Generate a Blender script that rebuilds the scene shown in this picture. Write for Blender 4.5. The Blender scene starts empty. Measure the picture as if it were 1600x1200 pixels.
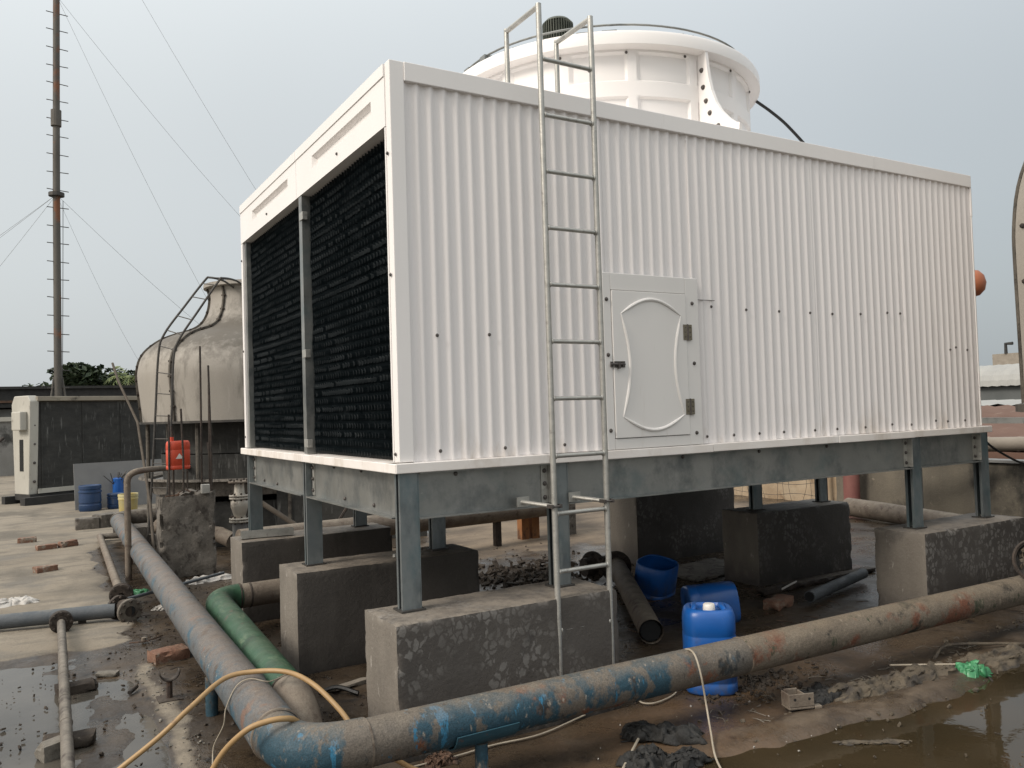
import bpy, bmesh, math, random
from math import sin, cos, pi, radians, sqrt
from mathutils import Vector, Matrix, noise
random.seed(7)
S = bpy.context.scene
COL = S.collection

# ------------------------------------------------------------------ camera
cam_d = bpy.data.cameras.new('camera'); cam = bpy.data.objects.new('camera', cam_d); COL.objects.link(cam)
yaw, pit, rol = 0.5350, 0.0311, -0.0310
fw = Vector((sin(yaw)*cos(pit), cos(yaw)*cos(pit), sin(pit)))
rt = Vector((cos(yaw), -sin(yaw), 0)); up = rt.cross(fw)
r2 = cos(rol)*rt + sin(rol)*up; u2 = -sin(rol)*rt + cos(rol)*up
m = Matrix((r2, u2, -fw)).transposed().to_4x4(); m.translation = Vector((-1.7013, -4.0516, 1.6146))
cam.matrix_world = m
cam_d.sensor_width = 36; cam_d.lens = 36*1297.7/1600; cam_d.clip_end = 3000; cam_d.clip_start = 0.05
S.camera = cam

# ------------------------------------------------------------------ world + sun
SUN_AZ = Vector((-0.98, -0.06, 0)).normalized(); SUN_EL = radians(38)
w = bpy.data.worlds.new("World"); S.world = w; w.use_nodes = True
nt = w.node_tree; nt.nodes.clear()
def N(t, k, **kw):
    n = t.nodes.new(k)
    for a, b in kw.items(): setattr(n, a, b)
    return n
out = N(nt, 'ShaderNodeOutputWorld'); bg = N(nt, 'ShaderNodeBackground')
sky = N(nt, 'ShaderNodeTexSky', sky_type='NISHITA', sun_disc=False)
sky.sun_elevation = SUN_EL; sky.sun_rotation = math.atan2(SUN_AZ.x, SUN_AZ.y)
sky.air_density = 1.2; sky.dust_density = 6; sky.ozone_density = 1
tc = N(nt, 'ShaderNodeTexCoord')
dot = N(nt, 'ShaderNodeVectorMath', operation='DOT_PRODUCT')
sd = SUN_AZ*cos(SUN_EL); dot.inputs[1].default_value = (sd.x, sd.y, sin(SUN_EL))
nt.links.new(tc.outputs['Generated'], dot.inputs[0])
rmp = N(nt, 'ShaderNodeValToRGB')
mr = N(nt, 'ShaderNodeMapRange'); mr.inputs[1].default_value = -1; mr.inputs[2].default_value = 1
nt.links.new(dot.outputs['Value'], mr.inputs[0]); nt.links.new(mr.outputs[0], rmp.inputs[0])
e = rmp.color_ramp.elements; e[0].position = 0.0; e[0].color = (5.0, 5.5, 5.7, 1); e[1].position = 1.0; e[1].color = (11.5, 11.0, 10.2, 1)
a = rmp.color_ramp.elements.new(0.20); a.color = (5.4, 5.9, 6.15, 1)
a = rmp.color_ramp.elements.new(0.33); a.color = (6.35, 6.8, 7.05, 1)
a = rmp.color_ramp.elements.new(0.545); a.color = (7.35, 7.75, 7.85, 1)
a = rmp.color_ramp.elements.new(0.63); a.color = (7.8, 8.2, 8.3, 1)
a = rmp.color_ramp.elements.new(0.80); a.color = (8.8, 8.9, 8.7, 1)
# thin uneven veil of overcast
nz = N(nt, 'ShaderNodeTexNoise'); nz.inputs['Scale'].default_value = 1.6; nz.inputs['Detail'].default_value = 3
nt.links.new(tc.outputs['Generated'], nz.inputs['Vector'])
mrn = N(nt, 'ShaderNodeMapRange'); mrn.inputs[3].default_value = 0.92; mrn.inputs[4].default_value = 1.08
nt.links.new(nz.outputs['Fac'], mrn.inputs[0])
# an overcast sky is brighter towards the zenith than at the horizon
sx_ = N(nt, 'ShaderNodeSeparateXYZ'); nt.links.new(tc.outputs['Generated'], sx_.inputs[0])
el = N(nt, 'ShaderNodeFloatCurve'); cv = el.mapping.curves[0]
cv.points[0].location = (0.0, 0.26); cv.points[1].location = (1.0, 0.70)
for px_, py_ in ((0.14, 0.305), (0.36, 0.333), (0.62, 0.47)): cv.points.new(px_, py_)
el.mapping.update(); nt.links.new(sx_.outputs[2], el.inputs['Value'])
e3 = N(nt, 'ShaderNodeMath', operation='MULTIPLY'); nt.links.new(el.outputs[0], e3.inputs[0]); e3.inputs[1].default_value = 3.2
e4 = N(nt, 'ShaderNodeMath', operation='MULTIPLY'); nt.links.new(e3.outputs[0], e4.inputs[0]); nt.links.new(mrn.outputs[0], e4.inputs[1])
vm = N(nt, 'ShaderNodeVectorMath', operation='SCALE'); nt.links.new(rmp.outputs['Color'], vm.inputs[0]); nt.links.new(e4.outputs[0], vm.inputs['Scale'])
mix = N(nt, 'ShaderNodeMix', data_type='RGBA'); mix.inputs['Factor'].default_value = 0.85
nt.links.new(sky.outputs[0], mix.inputs['A']); nt.links.new(vm.outputs[0], mix.inputs['B'])
nt.links.new(mix.outputs['Result'], bg.inputs['Color']); bg.inputs['Strength'].default_value = 0.1
nt.links.new(bg.outputs[0], out.inputs['Surface'])
sun_d = bpy.data.lights.new('sun', 'SUN'); sun = bpy.data.objects.new('sun', sun_d); COL.objects.link(sun)
sun_d.energy = 2.5; sun_d.angle = radians(20); sun_d.color = (1.0, 0.92, 0.82)
sun.rotation_euler = (-Vector((sd.x, sd.y, sin(SUN_EL)))).to_track_quat('-Z', 'Y').to_euler()
S.view_settings.view_transform = 'Standard'; S.view_settings.look = 'None'
S.view_settings.exposure = 0.0; S.view_settings.gamma = 1.0

# ------------------------------------------------------------------ materials
def mat(name, c1, c2, scale=3.0, stretch=(1, 1, 1), rough=(0.6, 0.85), metal=0.0, bump=(40, 0.15), layers=(), dust=None, spec=0.5, speck=0.0, ior=None):
    """c1<->c2 by noise; layers = [(colour, scale, lo, hi, stretch[, kind])]; dust = (colour, amount) lies on up-facing surfaces"""
    G = 1.0 if name.startswith(('white', 'galv')) else 0.74
    gs = lambda c_: tuple(v*G for v in c_)
    c1, c2 = gs(c1), gs(c2); layers = [(gs(L[0]),)+tuple(L[1:]) for L in layers]
    if dust: dust = (gs(dust[0]),)+tuple(dust[1:])
    M = bpy.data.materials.new(name); M.use_nodes = True; t = M.node_tree; b = t.nodes['Principled BSDF']
    geo = N(t, 'ShaderNodeNewGeometry')
    def nzz(sc, st=(1, 1, 1), det=8, rgh=0.6, off=0.0):
        mp = N(t, 'ShaderNodeMapping'); mp.inputs['Scale'].default_value = st; mp.inputs['Location'].default_value = (off, off*.7, off*1.3)
        t.links.new(geo.outputs['Position'], mp.inputs[0])
        n = N(t, 'ShaderNodeTexNoise'); n.inputs['Scale'].default_value = sc; n.inputs['Detail'].default_value = det; n.inputs['Roughness'].default_value = rgh
        t.links.new(mp.outputs[0], n.inputs['Vector']); return n.outputs['Fac']
    def ramp(v, lo, hi, a=0.0, bb=1.0):
        m_ = N(t, 'ShaderNodeMapRange'); m_.inputs[1].default_value = lo; m_.inputs[2].default_value = hi
        m_.inputs[3].default_value = a; m_.inputs[4].default_value = bb; t.links.new(v, m_.inputs[0]); return m_.outputs[0]
    def mx(f, A, B):
        m_ = N(t, 'ShaderNodeMix', data_type='RGBA'); t.links.new(f, m_.inputs['Factor'])
        for s_, v in (('A', A), ('B', B)):
            if isinstance(v, tuple): m_.inputs[s_].default_value = (*v, 1)
            else: t.links.new(v, m_.inputs[s_])
        return m_.outputs['Result']
    n1 = nzz(scale, stretch)
    col = mx(ramp(n1, 0.35, 0.68), c1, c2)
    for i, L in enumerate(layers):
        cc, sc, lo, hi, st = L[:5]
        if len(L) > 5 and L[5] == 'cells':
            mp = N(t, 'ShaderNodeMapping'); mp.inputs['Scale'].default_value = st; t.links.new(geo.outputs['Position'], mp.inputs[0])
            v = N(t, 'ShaderNodeTexVoronoi', feature='DISTANCE_TO_EDGE'); v.inputs['Scale'].default_value = sc
            nn = N(t, 'ShaderNodeTexNoise'); nn.inputs['Scale'].default_value = sc*1.3; t.links.new(mp.outputs[0], nn.inputs['Vector'])
            va = N(t, 'ShaderNodeVectorMath', operation='MULTIPLY_ADD'); t.links.new(nn.outputs['Color'], va.inputs[0]); va.inputs[1].default_value = (.035, .035, .035); t.links.new(mp.outputs[0], va.inputs[2])
            t.links.new(va.outputs[0], v.inputs['Vector'])
            f1 = ramp(v.outputs['Distance'], lo, hi)
            f2 = ramp(nzz(1.9, (1, 1, 1), 5, .55, 3.1), .44, .58)
            v2 = N(t, 'ShaderNodeTexVoronoi'); v2.inputs['Scale'].default_value = sc; t.links.new(va.outputs[0], v2.inputs['Vector'])
            sp = N(t, 'ShaderNodeSeparateColor'); t.links.new(v2.outputs['Color'], sp.inputs[0])
            f3 = ramp(sp.outputs[0], .30, .42)
            m1 = N(t, 'ShaderNodeMath', operation='MULTIPLY'); t.links.new(f1, m1.inputs[0]); t.links.new(f2, m1.inputs[1])
            m2 = N(t, 'ShaderNodeMath', operation='MULTIPLY'); t.links.new(m1.outputs[0], m2.inputs[0]); t.links.new(f3, m2.inputs[1])
            f = m2.outputs[0]
        else:
            f = ramp(nzz(sc, st, 8, .65, 5.0+i*3.7), lo, hi)
            if len(L) > 5 and L[5][0] in 'xz':      # paint that gives out along the run
                sxx = N(t, 'ShaderNodeSeparateXYZ'); t.links.new(geo.outputs['Position'], sxx.inputs[0])
                g_ = N(t, 'ShaderNodeMath', operation='MULTIPLY'); t.links.new(f, g_.inputs[0]); t.links.new(ramp(sxx.outputs[0 if L[5][0] == 'x' else 2], L[5][1], L[5][2]), g_.inputs[1]); f = g_.outputs[0]
        col = mx(f, col, cc)
    if dust:
        sx = N(t, 'ShaderNodeSeparateXYZ'); t.links.new(geo.outputs['Normal'], sx.inputs[0])
        ad = N(t, 'ShaderNodeMath', operation='MULTIPLY_ADD'); t.links.new(nzz(9, (1, 1, 1), 8, .7, 1.9), ad.inputs[0]); ad.inputs[1].default_value = 1.6; 
        t.links.new(sx.outputs[2], ad.inputs[2])
        col = mx(ramp(ad.outputs[0], dust[1], dust[1]+dust[2], 0, .95), col, dust[0])
    if speck:
        f = ramp(nzz(160, (1, 1, 1), 2, .5), .3, .7, 1-speck, 1+speck)
        s_ = N(t, 'ShaderNodeVectorMath', operation='SCALE'); t.links.new(col, s_.inputs[0]); t.links.new(f, s_.inputs['Scale']); col = s_.outputs[0]
    t.links.new(col, b.inputs['Base Color'])
    t.links.new(ramp(nzz(scale*2.3, stretch, 5, .6, 9), .3, .7, rough[0], rough[1]), b.inputs['Roughness'])
    b.inputs['Metallic'].default_value = metal; b.inputs['Specular IOR Level'].default_value = spec
    if bump and bump[1] > 0:
        bp = N(t, 'ShaderNodeBump'); bp.inputs['Strength'].default_value = bump[1]; bp.inputs['Distance'].default_value = 0.02
        t.links.new(nzz(bump[0], (1, 1, 1), 6, .65, 2.2), bp.inputs['Height']); t.links.new(bp.outputs[0], b.inputs['Normal'])
    return M

white = mat('white_grp', (.80, .77, .755), (.76, .735, .72), 1.5, (1, 1, .5), (.32, .45), bump=(90, .02), spec=.4,
            layers=[((.60, .56, .52), 5, .66, .80, (1, 1, .25))])
white_c = mat('white_corrugated', (.785, .752, .742), (.765, .732, .722), .8, (1, 1, .35), (.55, .68), bump=(90, .02), spec=.25,
            layers=[((.64, .61, .59), 9, .62, .82, (1, 1, .06)), ((.50, .44, .38), 6, .52, .75, (1, 1, .3), ('z', 1.62, 1.36))])
white_d = mat('white_door', (.71, .69, .67), (.68, .66, .64), 1.5, (1, 1, .5), (.40, .55), bump=(90, .02), spec=.35, layers=[((.56, .52, .48), 6, .62, .80, (1, 1, .15))])
white_s = mat('white_stained', (.80, .765, .74), (.72, .67, .63), 4, (1, 1, 1), (.4, .6), bump=(60, .05),
            layers=[((.42, .25, .15), 9, .66, .74, (1, 1, .5)), ((.55, .49, .43), 4, .5, .7, (1, 1, .5))])
galv = mat('galvanised', (.245, .25, .24), (.32, .32, .305), 3, (1, 1, 1), (.32, .5), .7, (60, .06),
           layers=[((.16, .17, .17), 5, .48, .66, (1, 1, .8)), ((.33, .325, .31), 7, .62, .78, (1, 1, .4)), ((.13, .18, .19), 2.2, .55, .80, (1, 1, 1)), ((.50, .49, .46), 38, .68, .74, (1, 1, 1))])
galv_b = mat('galvanised_blue', (.20, .225, .235), (.27, .29, .29), 3, (1, 1, 1), (.32, .5), .7, (60, .06),
           layers=[((.13, .15, .16), 6, .48, .66, (1, 1, .5)), ((.33, .34, .33), 8, .62, .78, (1, 1, .4)), ((.12, .18, .20), 3, .52, .70, (1, 1, .5))])
galv_l = mat('galvanised_ladder', (.36, .355, .33), (.46, .45, .42), 9, (1, 1, 2), (.35, .55), .6, (80, .1),
           layers=[((.30, .29, .27), 22, .56, .66, (1, 1, 1)), ((.65, .63, .60), 30, .64, .72, (1, 1, 1))])
fillm = mat('black_pvc', (.009, .015, .018), (.018, .026, .030), 8, (1, 1, 4), (.25, .5), 0, (60, .05), spec=.5, layers=[((.05, .06, .065), 9, .56, .72, (.5, .5, 1.5))])
blackm = mat('black_void', (.004, .005, .006), (.006, .007, .008), 8, rough=(.8, .9), bump=(10, 0))
boltm = mat('bolt_steel', (.10, .09, .085), (.18, .16, .15), 30, (1, 1, 1), (.4, .6), .6, (60, .1))
brass = mat('hinge_metal', (.23, .20, .14), (.33, .30, .24), 40, rough=(.35, .5), metal=.7)
darks = mat('dark_steel', (.06, .058, .055), (.10, .09, .08), 12, rough=(.45, .65), metal=.4)
tan = mat('patina_concrete', (.26, .225, .185), (.33, .29, .24), 3, (1, 1, 1), (.7, .9), bump=(35, .2))
conc = mat('rendered_concrete', (.082, .072, .064), (.108, .096, .086), 1.7, (1, 1, 1), (.62, .85), 0, (35, .25),
           layers=[((.205, .192, .178), 25, .06, .17, (1, 1, .8), 'cells'), ((.045, .040, .036), 5, .30, .50, (1, 1, .6), ('z', .18, -.06)), ((.15, .14, .13), 3, .58, .76, (1, 1, .25)), ((.055, .05, .047), 4, .60, .74, (1, 1, .5)), ((.15, .14, .13), 26, .66, .73, (1, 1, 1))],
           dust=((.27, .232, .19), 1.45, .5), speck=.10)
conc2 = mat('rendered_concrete_plain', (.082, .072, .064), (.112, .100, .088), 1.7, (1, 1, 1), (.62, .85), 0, (35, .25),
           layers=[((.045, .040, .036), 5, .30, .50, (1, 1, .6), ('z', .10, -.10)), ((.055, .048, .042), 3, .52, .70, (1, 1, .4)), ((.20, .19, .175), 30, .67, .72, (1, 1, .7)), ((.15, .14, .125), 2.5, .60, .78, (1, 1, .3))],
           dust=((.27, .232, .19), 1.45, .5), speck=.10)
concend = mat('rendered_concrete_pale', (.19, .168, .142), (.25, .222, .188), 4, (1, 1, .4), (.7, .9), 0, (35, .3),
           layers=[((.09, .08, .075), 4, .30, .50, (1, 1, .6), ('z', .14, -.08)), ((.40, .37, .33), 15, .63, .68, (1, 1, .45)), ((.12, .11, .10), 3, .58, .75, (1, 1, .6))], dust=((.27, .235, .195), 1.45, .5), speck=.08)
concold = mat('old_concrete', (.13, .115, .098), (.21, .19, .165), 6, (1, 1, .6), (.8, .95), 0, (22, .6),
           layers=[((.06, .05, .042), 9, .52, .62, (1, 1, .7)), ((.30, .275, .24), 17, .60, .70, (1, 1, .8))], speck=.2)
rust = mat('rusty_steel', (.10, .055, .035), (.17, .10, .065), 14, (1, 1, .4), (.75, .9), .1, (60, .4), layers=[((.05, .035, .028), 8, .5, .62, (1, 1, 1))])
rustdark = mat('dark_rusty_iron', (.035, .028, .024), (.075, .055, .042), 14, rough=(.6, .85), metal=.2, bump=(50, .5), dust=((.16, .13, .10), 1.6, .5))
pipe_blue = mat('pipe_blue_worn', (.155, .13, .105), (.10, .085, .07), 5, (.8, 1.5, 1.5), (.5, .8), 0, (40, .3),
           layers=[((.17, .07, .038), 4, .57, .62, (1, 1, 1)), ((.032, .028, .024), 7, .57, .61, (1, 1, .6)), ((.018, .062, .092), 2.6, .48, .53, (1.2, 1.2, .8), ('x', 1.75, 1.15)), ((.025, .16, .28), 9, .60, .63, (1.6, 1, .35), ('x', 1.75, 1.15)), ((.12, .105, .088), 9, .58, .62, (1, 1, .5)), ((.04, .034, .03), 22, .62, .66, (1, 1, .25)), ((.33, .29, .24), 26, .62, .69, (1, 1, .4))],
           dust=((.22, .185, .145), 1.25, .9), speck=.3)
pipe_moss = mat('pipe_rust_moss', (.20, .165, .125), (.12, .095, .07), 5, (.6, 1.5, 1.5), (.65, .9), 0, (40, .35),
           layers=[((.16, .06, .032), 2.5, .54, .60, (1, 1, 1)), ((.025, .023, .018), 4.5, .54, .59, (.8, 1, .8)), ((.05, .055, .03), 12, .60, .64, (1, 1, .5)), ((.30, .25, .19), 18, .6, .7, (1, 1, .5))],
           dust=((.215, .17, .118), 1.3, .8), speck=.3)
pipe_grey = mat('pipe_dusty_blue_grey', (.15, .145, .14), (.10, .12, .135), 3.4, (1, 1, 1), (.55, .8), 0, (40, .3),
           layers=[((.045, .11, .155), 4.5, .53, .60, (1, 1, 1)), ((.19, .115, .085), 5, .59, .64, (1, 1, 1)), ((.05, .042, .036), 20, .62, .66, (1, 1, .4)), ((.07, .055, .045), 9, .55, .66, (1, .8, 1)), ((.38, .35, .31), 24, .64, .70, (1, .8, 1))],
           dust=((.22, .175, .14), 1.25, .9), speck=.3)
pipe_green = mat('pipe_green', (.022, .080, .038), (.055, .135, .075), 5, (1, 1, 1), (.4, .7), 0, (40, .2),
           layers=[((.17, .23, .14), 7, .58, .70, (2, .6, 1)), ((.40, .38, .26), 22, .66, .71, (1, .5, 1)), ((.025, .045, .027), 4, .52, .68, (1, 1, 1)), ((.12, .085, .06), 12, .62, .68, (1, 1, 1))], dust=((.135, .165, .105), 1.6, .9), speck=.12)
pipe_tan = mat('pipe_bare_rusty', (.22, .18, .14), (.14, .11, .085), 7, (1, 1, 1), (.65, .85), 0, (40, .3), layers=[((.09, .06, .045), 9, .55, .68, (1, 1, 1)), ((.34, .29, .23), 17, .62, .70, (1, 1, 1))], dust=((.30, .26, .205), 1.6, .5), speck=.15)
pipe_small = mat('pipe_small_dirty', (.20, .175, .145), (.12, .105, .088), 12, (1, 1, 1), (.65, .85), 0, (40, .4), layers=[((.07, .055, .045), 9, .54, .64, (1, 1, 1))], dust=((.27, .24, .20), 1.6, .4), speck=.15)
pipe_slate = mat('pipe_slate', (.085, .10, .115), (.12, .13, .14), 5, rough=(.5, .75), bump=(40, .25), dust=((.20, .19, .17), 1.7, .4), speck=.1)
bluepl = mat('blue_plastic', (.010, .105, .40), (.014, .125, .46), 6, (1, 1, 1), (.28, .42), 0, (30, .04), layers=[((.03, .08, .25), 5, .62, .74, (1, 1, .6)), ((.10, .17, .42), 30, .68, .74, (1, 1, .4)), ((.09, .085, .09), 14, .42, .66, (1, 1, .7), ('z', .12, -.10))], spec=.5, dust=((.13, .15, .22), 1.7, .6))
blueold = mat('blue_plastic_dull', (.012, .045, .12), (.02, .055, .15), 6, rough=(.35, .55), layers=[((.08, .10, .14), 7, .6, .75, (1, 1, .5))])
redpl = mat('red_plastic', (.78, .10, .045), (.66, .085, .04), 6, rough=(.35, .5), layers=[((.25, .05, .035), 9, .62, .75, (1, 1, .5))])
whitepl = mat('white_plastic', (.72, .70, .66), (.62, .58, .52), 20, rough=(.35, .5))
yelpl = mat('yellow_bucket_plastic', (.62, .57, .33), (.60, .45, .12), 7, rough=(.4, .55), layers=[((.28, .22, .12), 9, .56, .66, (1, 1, .5))])
hosem = mat('tan_hose_rubber', (.44, .28, .125), (.36, .225, .10), 7, (1, 1, 1), (.45, .6), 0, (70, .05), layers=[((.20, .12, .065), 14, .60, .72, (1, 1, 1))])
wirem = mat('pale_cable', (.50, .44, .35), (.40, .34, .26), 10, rough=(.5, .7), bump=(60, .03))
cablek = mat('black_cable', (.012, .012, .013), (.02, .02, .02), 10, rough=(.4, .6))
brickm = mat('brick_red', (.20, .095, .06), (.26, .15, .10), 14, rough=(.85, .95), bump=(30, .6), layers=[((.30, .26, .21), 8, .52, .62, (1, 1, 1)), ((.06, .045, .038), 10, .6, .7, (1, 1, 1))], speck=.25)
cementm = mat('cement_lump', (.17, .155, .13), (.27, .245, .21), 9, rough=(.85, .95), bump=(25, .6), layers=[((.07, .06, .05), 7, .54, .66, (1, 1, 1))], speck=.2)
rock = mat('rubble', (.045, .036, .03), (.11, .09, .072), 11, spec=.25, rough=(.85, .95), bump=(30, .5), layers=[((.26, .23, .19), 14, .64, .70, (1, 1, 1))], speck=.2)
oldshell = mat('old_grp_shell', (.42, .39, .345), (.36, .33, .29), 2, (1, 1, .3), (.6, .8), 0, (30, .12),
           layers=[((.15, .135, .115), 3.5, .54, .70, (1, 1, .25)), ((.50, .47, .42), 6, .6, .75, (1, 1, .15))], dust=((.13, .115, .095), 1.0, .6), speck=.08)
oldrust = mat('old_flange', (.10, .09, .075), (.16, .14, .115), 9, rough=(.8, .95), bump=(40, .4), layers=[((.05, .042, .035), 7, .5, .65, (1, 1, 1))])
cream = mat('cream_panel', (.50, .48, .42), (.58, .56, .50), 3, (1, 1, .4), (.55, .7), bump=(20, .08), layers=[((.20, .18, .15), 7, .60, .72, (1, 1, .4)), ((.09, .08, .07), 12, .66, .74, (1, 1, .4))])
darkfill = mat('old_dark_fill', (.025, .025, .023), (.048, .047, .043), 3, (1, 1, 2), (.7, .9), bump=(25, .3), layers=[((.17, .17, .16), 6, .58, .70, (3, 3, .35)), ((.10, .10, .095), 9, .66, .74, (.4, .4, 3))])
greypan = mat('grey_panel', (.20, .20, .20), (.245, .245, .24), 2, rough=(.6, .8), bump=(20, .05), layers=[((.07, .07, .07), 3, .66, .74, (1, 1, .6))])
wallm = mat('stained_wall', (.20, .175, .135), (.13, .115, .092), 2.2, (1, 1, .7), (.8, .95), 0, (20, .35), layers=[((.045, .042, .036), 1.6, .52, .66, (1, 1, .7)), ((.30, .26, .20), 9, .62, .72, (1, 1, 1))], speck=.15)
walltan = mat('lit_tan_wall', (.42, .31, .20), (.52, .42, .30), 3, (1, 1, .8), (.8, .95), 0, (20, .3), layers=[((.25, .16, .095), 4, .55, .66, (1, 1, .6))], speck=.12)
wallgrey = mat('old_white_wall', (.30, .295, .28), (.22, .215, .20), 1.4, rough=(.85, .95), bump=(15, .3), layers=[((.06, .06, .055), 1.0, .54, .64, (1, 1, .8))])
roofdark = mat('dark_roof', (.022, .022, .022), (.04, .038, .035), 4, rough=(.7, .9))
roofbrown = mat('brown_roof', (.14, .075, .052), (.19, .11, .08), 1, (1, .2, 1), (.8, .95), layers=[((.42, .34, .27), 1.2, .62, .68, (.4, 3, 1))])
roofgrey = mat('pale_roof', (.42, .42, .40), (.36, .36, .35), 1, rough=(.7, .9))
leafm = mat('foliage', (.018, .036, .012), (.040, .066, .020), 1.5, rough=(.5, .7), bump=(10, 0))
palmm = mat('palm_leaf', (.14, .18, .05), (.20, .24, .07), 1.5, rough=(.5, .7), bump=(10, 0))
barkm = mat('bark', (.07, .055, .04), (.11, .09, .07), 6, rough=(.8, .95))
orangem = mat('orange_plastic', (.42, .13, .05), (.36, .11, .045), 5, rough=(.45, .6))
pink = mat('red_oxide_paint', (.23, .085, .075), (.28, .12, .10), 5, rough=(.6, .8), layers=[((.16, .07, .06), 7, .6, .7, (1, 1, .4))])
orangesteel = mat('orange_rust_steel', (.38, .17, .06), (.30, .12, .045), 7, rough=(.7, .9), layers=[((.10, .05, .03), 8, .56, .66, (1, 1, .5))])
greenbag = mat('green_plastic_film', (.035, .22, .085), (.12, .40, .20), 10, rough=(.25, .45), bump=(20, .3), layers=[((.10, .09, .06), 6, .55, .68, (1, 1, 1))])
rag = mat('dirty_cloth', (.155, .125, .088), (.085, .068, .048), 9, rough=(.7, .95), bump=(50, .5), layers=[((.05, .042, .035), 7, .50, .62, (1, 1, 1))])
ragw = mat('pale_plastic_sheet', (.60, .57, .53), (.48, .45, .41), 9, rough=(.4, .7), bump=(50, .3))
ragk = mat('black_cloth', (.012, .012, .012), (.03, .029, .027), 9, rough=(.6, .9), bump=(50, .5))
motorm = mat('motor_green_grey', (.085, .095, .075), (.13, .14, .115), 9, rough=(.5, .7), metal=.2, layers=[((.2, .19, .16), 8, .62, .7, (1, 1, 1))])
hang = mat('stainless_valve', (.58, .53, .46), (.70, .66, .58), 9, rough=(.35, .55), metal=.5, layers=[((.2, .15, .11), 8, .58, .68, (1, 1, 1))])

# ------------------------------------------------------------------ mesh builder
class MB:
    def __init__(s): s.v = []; s.f = []; s.mi = None
    def add(s, vs, fs):
        k = len(s.v); s.v += [tuple(p) for p in vs]; s.f += [tuple(i+k for i in f) for f in fs]; return s
    def box(s, x0, x1, y0, y1, z0, z1, M=None):
        vs = [Vector((x, y, z)) for z in (z0, z1) for y in (y0, y1) for x in (x0, x1)]
        if M: vs = [M @ p for p in vs]
        return s.add(vs, [(0, 2, 3, 1), (4, 5, 7, 6), (0, 1, 5, 4), (2, 6, 7, 3), (0, 4, 6, 2), (1, 3, 7, 5)])
    def tube(s, pts, r, n=10, cap=True, rs=None):
        P = [Vector(p) for p in pts]; L = len(P); rings = []
        tprev = None; nx = None
        for i in range(L):
            t = ((P[min(i+1, L-1)]-P[i]).normalized() + (P[i]-P[max(i-1, 0)]).normalized()).normalized()
            if nx is None:
                a = Vector((0, 0, 1)) if abs(t.z) < .9 else Vector((1, 0, 0))
                nx = t.cross(a).normalized()
            else: nx = (nx - t*nx.dot(t)).normalized()
            ny = t.cross(nx); rr = rs[i] if rs else r
            rings.append([P[i]+nx*cos(2*pi*j/n)*rr+ny*sin(2*pi*j/n)*rr for j in range(n)])
        vs = [q for R_ in rings for q in R_]; fs = []
        for i in range(L-1):
            for j in range(n): fs.append((i*n+j, i*n+(j+1) % n, (i+1)*n+(j+1) % n, (i+1)*n+j))
        if cap: fs.append(tuple(range(n-1, -1, -1))); fs.append(tuple((L-1)*n+j for j in range(n)))
        return s.add(vs, fs)
    def lathe(s, prof, n=32, c=(0, 0, 0), M=None, closed=False):
        vs = []; fs = []
        for r, z in prof:
            for j in range(n):
                p = Vector((r*cos(2*pi*j/n), r*sin(2*pi*j/n), z))
                if M: p = M @ p
                vs.append(p+Vector(c))
        for i in range(len(prof)-1):
            for j in range(n): fs.append((i*n+j, i*n+(j+1) % n, (i+1)*n+(j+1) % n, (i+1)*n+j))
        return s.add(vs, fs)
    def prism(s, poly, a, b):   # poly list of Vector-likes in 3d, offset vector a->b
        n = len(poly); A = Vector(a); B = Vector(b)
        vs = [Vector(p)+A for p in poly]+[Vector(p)+B for p in poly]
        fs = [tuple(range(n-1, -1, -1)), tuple(range(n, 2*n))]+[(i, (i+1) % n, (i+1) % n+n, i+n) for i in range(n)]
        return s.add(vs, fs)
    def mesh(s, name, mt, smooth=False, angle=35):
        me = bpy.data.meshes.new(name); me.from_pydata(s.v, [], s.f); me.validate()
        if name == 'corrugated_panel':
            me.materials.append(mt); me.shade_smooth(); return me
        bm = bmesh.new(); bm.from_mesh(me); bmesh.ops.recalc_face_normals(bm, faces=bm.faces); bm.to_mesh(me); bm.free()
        me.materials.append(mt)
        if smooth:
            me.shade_smooth()
            try: me.set_sharp_from_angle(angle=radians(angle))
            except Exception: pass
        return me
    def build(s, name, mt, parent=None, smooth=False, bevel=0, angle=35, **kw):
        me = s.mesh(name, mt, smooth, angle); return link(name, me, parent, bevel, **kw)
def link(name, me, parent=None, bevel=0, loc=None, rot=None):
    o = bpy.data.objects.new(name, me); COL.objects.link(o)
    if parent:
        o.parent = parent
        if loc is None: o.matrix_parent_inverse = world_of(parent).inverted()
    if loc is not None: o.location = loc
    if rot is not None: o.rotation_euler = rot
    if bevel:
        b = o.modifiers.new('bevel', 'BEVEL'); b.width = bevel; b.segments = 2; b.limit_method = 'ANGLE'; b.angle_limit = radians(40)
    return o
def world_of(o):
    L = Matrix.LocRotScale(o.location, o.rotation_euler, o.scale)
    return (world_of(o.parent) @ o.matrix_parent_inverse @ L) if o.parent else L
def tag(o, label=None, cat=None, group=None, kind=None):
    if label: o['label'] = label
    if cat: o['category'] = cat
    if group: o['group'] = group
    if kind: o['kind'] = kind
    return o
def empty(name, loc, label, cat, group=None, rz=0):
    o = bpy.data.objects.new(name, None); COL.objects.link(o); o.location = loc; o.rotation_euler = (0, 0, rz); o.empty_display_size = .1
    return tag(o, label, cat, group)
def place(name, me, parent, M):     # shared mesh at a world matrix
    o = bpy.data.objects.new(name, me); COL.objects.link(o); o.parent = parent
    o.matrix_parent_inverse = world_of(parent).inverted()
    o.location, q, o.scale = M.decompose(); o.rotation_euler = q.to_euler(); return o
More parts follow.
